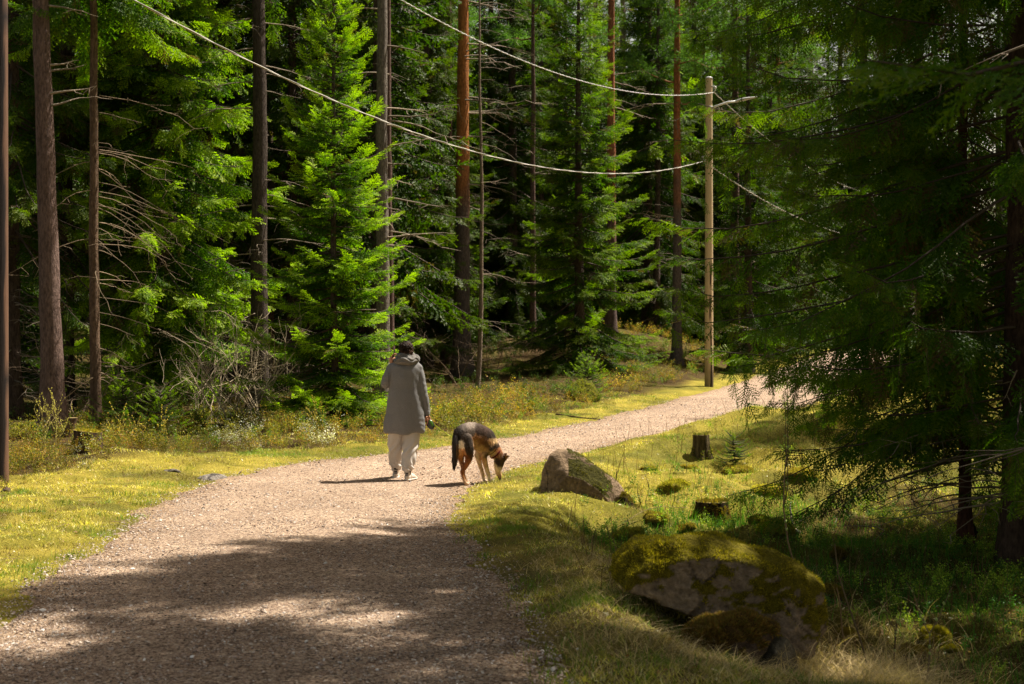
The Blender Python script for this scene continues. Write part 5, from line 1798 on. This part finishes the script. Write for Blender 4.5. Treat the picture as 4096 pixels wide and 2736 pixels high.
    stump("wide sawn stump with golden moss at the left forest edge", at(88, 19.9), 19.9, .19, .30, (.12, .08, .05), 3000, 5, 0, .02, slant=-.1, mossc=((.40, .33, .04), (.30, .26, .03)))
    stump("small broken stump splinter between the two left trunks", at(68, 23), 23, .07, .32, (.26, .16, .10), 0, 6, .25)


# ------------------------------------------------------------------ sticks, shrubs
def twig_tree(g, p, d, L, r, depth, rng, col, spread=.7, buds=None, upw=.1):
    p = np.array(p, float); d = np.array(d, float)
    n = 5
    P = [p]
    dd = d.copy()
    for k in range(n):
        dd = dd + rng.normal(0, .16, 3) + np.array([0, 0, upw * .3]); dd /= np.linalg.norm(dd)
        P.append(P[-1] + dd * L / n)
    P = np.array(P)
    g.add(*tube(P, np.linspace(r, r * .5, n + 1), 5 if r > .006 else 3, cap=False), np.array(col) * rng.uniform(.7, 1.2))
    if buds is not None:
        for k in range(int(L / buds[1])):
            t = rng.uniform(.15, 1) * n; i = int(min(t, n - 1)); q = P[i] + (P[i + 1] - P[i]) * (t - i)
            buds[0].append(q + rng.normal(0, .004, 3))
    if depth > 0:
        for k in range(rng.integers(2, 4)):
            i = rng.integers(2, n + 1)
            e = dd + rng.normal(0, spread, 3); e[2] += upw; e /= np.linalg.norm(e)
            twig_tree(g, P[i], e, L * rng.uniform(.5, .8), r * .6, depth - 1, rng, col, spread, buds, upw)


def shrub(name, label, x, y, stems, L, depth, seed, col, spread=.7, bud=None, budc=(.6, .55, .1), r=.008, fan=.35, group=None, upw=.12, cat="shrub", budsize=.008):
    rg = RG(seed)
    root = empty(name, (x, y, hz(x, y) - .02), 0, label, cat, group)
    g = G(); B = []
    for s in range(stems):
        a = rg.uniform(0, 6.28)
        twig_tree(g, (rg.normal(0, .05 * stems ** .5), rg.normal(0, .04 * stems ** .5), 0), (fan * math.cos(a), fan * math.sin(a), 1), L * rg.uniform(.7, 1.1), r, depth, rg, col, spread, (B, bud) if bud else None, upw)
    g.obj("stems", M['twig'], root)
    if B:
        B = np.array(B); V, F = ico(1)
        Vb, Fb = inst(V * np.array([.6, .6, 1.0]), F, B, frames_rand(len(B), rg, .6), budsize * rg.uniform(.6, 1.3, len(B)))
        g = G(); g.add(Vb, Fb, budc); g.obj("buds", M['leaf'], root)
    return root


def build_shrubs():
    yel = (.42, .34, .10); pale = (.42, .34, .25); brn = (.16, .10, .06)
    shrub('bare_sapling', "yellow green leafless sapling with forked twigs in front of the thick reddish trunk", at(56, 19.2), 19.2, 4, .62, 2, 3, (.46, .38, .12), .45, .035, (.6, .55, .15), .007, .35, upw=.35)
    for (px, Y, sd, lab, L) in [(232, 25.5, 11, "large tangled leafless shrub with pale crooked twigs under the drooping spruce", 1.25), (205, 26.5, 12, "leafless shrub with pale twigs left of the big tangled one", 1.0),
                                (262, 27.5, 13, "leafless shrub with pale twigs in front of the big dark flaky trunk", 1.1)]:
        shrub('bare_shrub', lab, at(px, Y), Y, 9, L * 1.35, 3, sd, (.50, .40, .27), .75, None, r=.012, fan=.55, upw=.08)
    for (px, Y, sd, lab) in [(118, 20.4, 21, "catkin shrub with yellow buds between the left stump and the slim bare trunk"), (167, 21.2, 22, "tall thin shrub dotted with yellow catkins in front of the tangled bare shrubs"),
                             (143, 21.5, 23, "low shrub with few yellow buds right of the slim bare trunk"), (318, 23.6, 24, "willow shoots with green buds left of the walker")]:
        shrub('catkin_shrub', lab, at(px, Y), Y, 3, .5, 1, sd, (.34, .27, .09), .45, .03, (.62, .52, .08), .005, .25, upw=.5, budsize=.012)
    for (px, Y, sd, lab, L) in [(300, 30, 31, "dead brushwood at the foot of the bright young spruce", .9), (455, 39, 32, "dry brushwood round the foot of the orange pine", 1.4), (492, 40, 33, "brown dead bough heap hanging right of the thin dead trunk", 1.3),
                                (70, 25.5, 34, "thin dry twigs behind the yellow green sapling", 1.1), (600, 43, 35, "dry twigs under the broad dark spruce", 1.1)]:
        shrub('dry_brush', lab, at(px, Y), Y, 6, L, 3, sd, (.20, .14, .09), .85, None, r=.010, fan=.9, upw=0)
    # young spruces a hand high
    def tiny(label, x, y, H, R, seed, sc=1, viv=1.0):
        me = spruce_meshes(H, R, .06, 1, seed, .006, hang=.1, dz=.06, nper=5, sp=.03, fr=.10, pitch=(-5, 38), vivid=viv, inner=.1)
        place('spruce_sapling', me, x, y, seed, sc, label, cat="sapling")
    tiny("feathery young spruce beside the upright stump on the moss slope", at(734, 20.0), 20.0, .55, .26, 502, 1, .6)
    tiny("short spruce seedling left of the big mossy slab", at(622, 11.3), 11.3, .26, .12, 503)
    tiny("bright green spruce seedling right of the slim bare trunk", at(124, 23.8), 23.8, 1.0, .62, 504, 1, 1.3)
    tiny("low bright green spruce seedling beside the yellow catkin shrub", at(160, 23.4), 23.4, .8, .5, 505, 1, 1.2)
    tiny("pale green seedling among rust coloured undergrowth beyond the dog", at(588, 34.5), 34.5, 1.1, .7, 506, 1, 1.4)
    # thin stems rising from the hollow
    for (px, Y, L, sd, lab, b) in [(868, 9.0, .95, 41, "tallest bare stem rising from the dry grass right of the slab", None), (812, 10.4, 1.35, 42, "long thin curved stem behind the slab's right end", .15), (845, 9.6, .5, 43, "short broken stem right of the slab", None),
                                   (925, 8.9, .42, 44, "thin stem with green buds in the hollow at the lower right", .09), (900, 9.4, .4, 45, "fine twig between the two budding stems at the lower right", .12), (700, 11.6, .5, 46, "brown stem above the middle of the slab", None),
                                   (642, 16.4, .46, 47, "dark forked twig behind the boulder by the dog", None), (612, 16.5, .42, 48, "straight dark twig on top of the boulder's right shoulder", None), (668, 14.5, .4, 49, "leafless twig between the boulder and the rotten stump", None),
                                   (760, 15.5, .5, 50, "bare stem right of the rotten stump", None), (735, 13.6, .55, 51, "bare twig above the slab's top", None), (670, 12.6, .45, 52, "dark stem left above the slab", None), (778, 18.2, .5, 53, "dark twig on the moss slope right of the feathery spruce", None),
                                   (648, 16.8, .4, 54, "dark shoot on the sunny moss slope left of the upright stump", None), (797, 12.2, .7, 55, "brown stem right above the slab", None), (590, 13.0, .22, 56, "short dark shoot at the verge below the boulder", None)]:
        shrub('bare_seedling', lab, at(px, Y), Y, 1, L, 1 if b or sd % 3 == 0 else 0, sd, brn if sd > 45 else (.22, .16, .09), .5, b, (.35, .42, .15), .0055 if sd > 45 else .008, .12, upw=.3, cat="seedling", budsize=.014)
    # logs and sticks
    def stick(name, label, P, r, col, cat="branch", n=7):
        root = empty(name, P[0], 0, label, cat)
        Q = catmull(np.array(P, float) - np.array(P[0], float), 5)
        rg = RG(int(abs(P[0][0]) * 100)); Q = Q + rg.normal(0, r * .12, Q.shape)
        g = G(); g.add(*tube(Q, np.linspace(r, r * .55, len(Q)), n, jitter=.06, rng=rg), col); g.obj("wood", M['bark'], root)
        g = G()
        for k in range(4):
            i = rg.integers(3, len(Q) - 2); d = rg.normal(0, 1, 3); d[2] = abs(d[2]); d /= np.linalg.norm(d)
            g.add(*tube([Q[i], Q[i] + d * r * 4, Q[i] + d * r * 7 + rg.normal(0, r, 3)], [r * .35, r * .25, r * .1], 4), col)
        g.obj("stub", M['bark'], root)
    def gp(px, Y, dz=0):
        x = at(px, Y); return (x, Y, hz(x, Y) + dz)
    stick('fallen_log', "pale fallen log lying in the green grass of the hollow", [gp(768, 16.6, .03), gp(785, 16.4, .05), gp(800, 16.2, .03)], .045, (.42, .34, .28), "log")
    stick('leaning_log', "dark dead log leaning under the bright young spruce", [gp(298, 27.5, .05), gp(318, 28.5, .35), gp(340, 29.5, .8)], .06, (.05, .035, .03), "log")
    stick('fallen_branch', "thin curved fallen branch across the hollow floor at the lower right", [gp(862, 8.7, .03), gp(912, 8.9, .12), gp(975, 8.8, .05), gp(1040, 8.6, .02)], .010, (.20, .13, .09))
    stick('fallen_branch', "long straight dry stalk leaning across the slope behind the slab", [gp(616, 15.0, .02), gp(650, 15.4, .10), gp(690, 15.8, .22)], .004, (.45, .33, .18))
    stick('fallen_branch', "dark stick lying on the far moss verge of the path", [gp(556, 27.8, .02), gp(585, 27.6, .03), gp(600, 27.5, .02)], .016, (.14, .09, .06))
    stick('fallen_branch', "dry branch lying in the hollow between stump and slab", [gp(672, 12.8, .03), gp(690, 12.2, .06), gp(712, 11.8, .03)], .009, (.32, .22, .14))


# ------------------------------------------------------------------ poles and lines
def build_poles():
    def pole(x, y, H, r0, r1, col, label, name='utility_pole'):
        z = hz(x, y)
        root = empty(name, (x, y, z), 0, label, "utility pole")
        k, n = 40, 48
        zz = np.linspace(-.3, H, k); a = np.linspace(0, 2 * np.pi, n, endpoint=False)
        rr = np.interp(zz, [0, H], [r0, r1])[:, None] * (1 + .015 * np.cos(5 * a[None] + 2))
        V = np.stack([rr * np.cos(a), rr * np.sin(a), np.repeat(zz[:, None], n, 1)], -1).reshape(-1, 3)
        i = np.arange(k - 1)[:, None] * n; j = np.arange(n)[None]; j2 = (j + 1) % n
        F = np.stack([i + j, i + j2, i + n + j2, i + n + j], -1).reshape(-1, 4)
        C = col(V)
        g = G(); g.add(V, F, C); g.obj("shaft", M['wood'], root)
        g = G(); g.add(*tube([(0, 0, H - .015), (0, 0, H + .02), (0, 0, H + .045)], [r1 * 1.12, r1 * 1.12, r1 * .6], 18), (.55, .55, .56)); g.obj("cap", M['metal'], root)
        return root, z
    def tan(V):
        c = np.tile(np.array((.68, .51, .30)), (len(V), 1))
        crack = ((np.abs(V[:, 0] - .035 - .02 * np.sin(V[:, 2] * 2)) < .022) & (V[:, 1] < 0) & (V[:, 2] < 3.6) & (vn(V[:, 2], V[:, 0], .45, 3) > -.3))
        c[crack] = (.06, .035, .02)
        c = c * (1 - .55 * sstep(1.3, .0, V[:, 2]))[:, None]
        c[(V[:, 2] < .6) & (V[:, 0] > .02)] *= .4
        return c
    rx, ry = 5.54, 40.0
    root, rz = pole(rx, ry, 9.16 - hz(5.54, 40.0) + .02, .125, .095, tan, "tall weathered tan wooden utility pole standing beside the bend of the path")
    dz = -rz
    # fittings
    g = G(); g.add(*tube([(.04, -.05, 8.35 + dz - .12), (.1, -.12, 8.35 + dz), (.5, -.18, 8.48 + dz), (.78, -.22, 8.50 + dz)], [.03, .028, .03, .03], 8), (.74, .74, .72)); arm = g.obj("lamp_arm", M['metal'], root)
    V, F, nn = remesh([limb([(.74, -.21, 8.50 + dz), (.95, -.26, 8.55 + dz), (1.28, -.30, 8.60 + dz)], [(.06, .035), (.10, .045), (.06, .02)], 14)], .012, 2)
    obj_np("lamp_head", V, F, (.42, .42, .40), M['metal'], arm)
    g = G(); g.add(*tube([(-.12, -.02, 8.38 + dz), (.0, -.13, 8.38 + dz), (.13, -.02, 8.38 + dz)], .012, 6), (.4, .4, .4)); g.obj("arm_strap", M['metal'], root)
    g = G(); g.add(*tube([(.06, -.06, 8.95 + dz), (.16, -.10, 8.93 + dz), (.17, -.10, 8.84 + dz), (.13, -.10, 8.77 + dz)], [.018, .02, .016, .014], 8), (.5, .5, .5))
    g.add(*ell((.17, -.10, 8.9 + dz), (.035, .03, .045), 2), (.7, .68, .62)); g.obj("insulator", M['metal'], root)
    g = G(); g.add(*tube([(-.04, -.08, 6.98 + dz), (-.16, -.10, 6.98 + dz), (-.20, -.10, 6.94 + dz), (-.16, -.10, 6.84 + dz)], [.012, .012, .012, .010], 6), (.6, .6, .6))
    g.add(*ell((-.19, -.10, 6.96 + dz), (.03, .03, .035), 2), (.6, .6, .6)); g.obj("insulator", M['metal'], root)
    def tar_lit_edge(V):
        t = sstep(.120, .132, V[:, 0] + .01 * (V[:, 2] / 9.0) * 2 + .02 * vn(V[:, 2] * 1.0, V[:, 1], .3, 5))[:, None]  # sunlit right edge painted on as a brown strip
        return np.array((.018, .012, .011)) * (1 - t) + np.array((.15, .08, .05)) * t
    lx, ly = at(8, 16.6) - .135, 16.6
    root2, lz = pole(lx, ly, 9.4, .14, .115, tar_lit_edge, "dark tarred wooden pole cut by the left border")
    fx, fy = 20.0, 62.0
    root3, fz = pole(fx, fy, 9.0, .12, .1, tan, "further wooden pole hidden behind the near spruces where the lines run on")
    def line(label, A, B, sag, r=.013, pitch=.22, n=420, col=(.72, .70, .66), name='power_line'):
        A, B = np.array(A, float), np.array(B, float)
        root = empty(name, A, 0, label, "power line")
        s = np.linspace(0, 1, n)
        P = (B - A) * s[:, None] - np.array([0, 0, 1.0]) * (4 * sag * s * (1 - s))[:, None]
        T = np.gradient(P, axis=0); T /= np.linalg.norm(T, axis=1, keepdims=True)
        U = np.cross(T, [0, 0, 1.0]); U /= np.linalg.norm(U, axis=1, keepdims=True); W = np.cross(U, T)
        ph = s * np.linalg.norm(B - A) / pitch * 2 * np.pi
        for q in (0, 1):
            a = ph + q * np.pi
            g = G(); g.add(*tube(P + (U * np.cos(a)[:, None] + W * np.sin(a)[:, None]) * r * .95, r, 6), np.array(col) * (1 if q == 0 else .55)); g.obj("strand", M['plain'], root)
    line("upper white twisted line hanging between the poles above the walker", (lx + .1, ly + .1, 9.1), (rx + .13, ry - .1, 8.77), 1.45, .0068, .34, 1900)
    line("lower white line sagging between the poles across the picture", (lx + .1, ly + .1, 6.6), (rx - .16, ry - .1, 6.84), 1.32, .0078, 1.6, 600, (.60, .57, .50))
    line("upper line running on from the tan pole behind the near spruce", (rx + .13, ry - .1, 8.77), (fx, fy, 8.9), 1.75, .009, .4, 700, (.5, .46, .38))
    line("lower line running on from the tan pole behind the near spruce", (rx - .16, ry - .1, 6.84), (fx, fy, 7.0), 1.45, .011, .4, 700, (.5, .46, .38))


build_rocks()
build_shrubs()
build_poles()
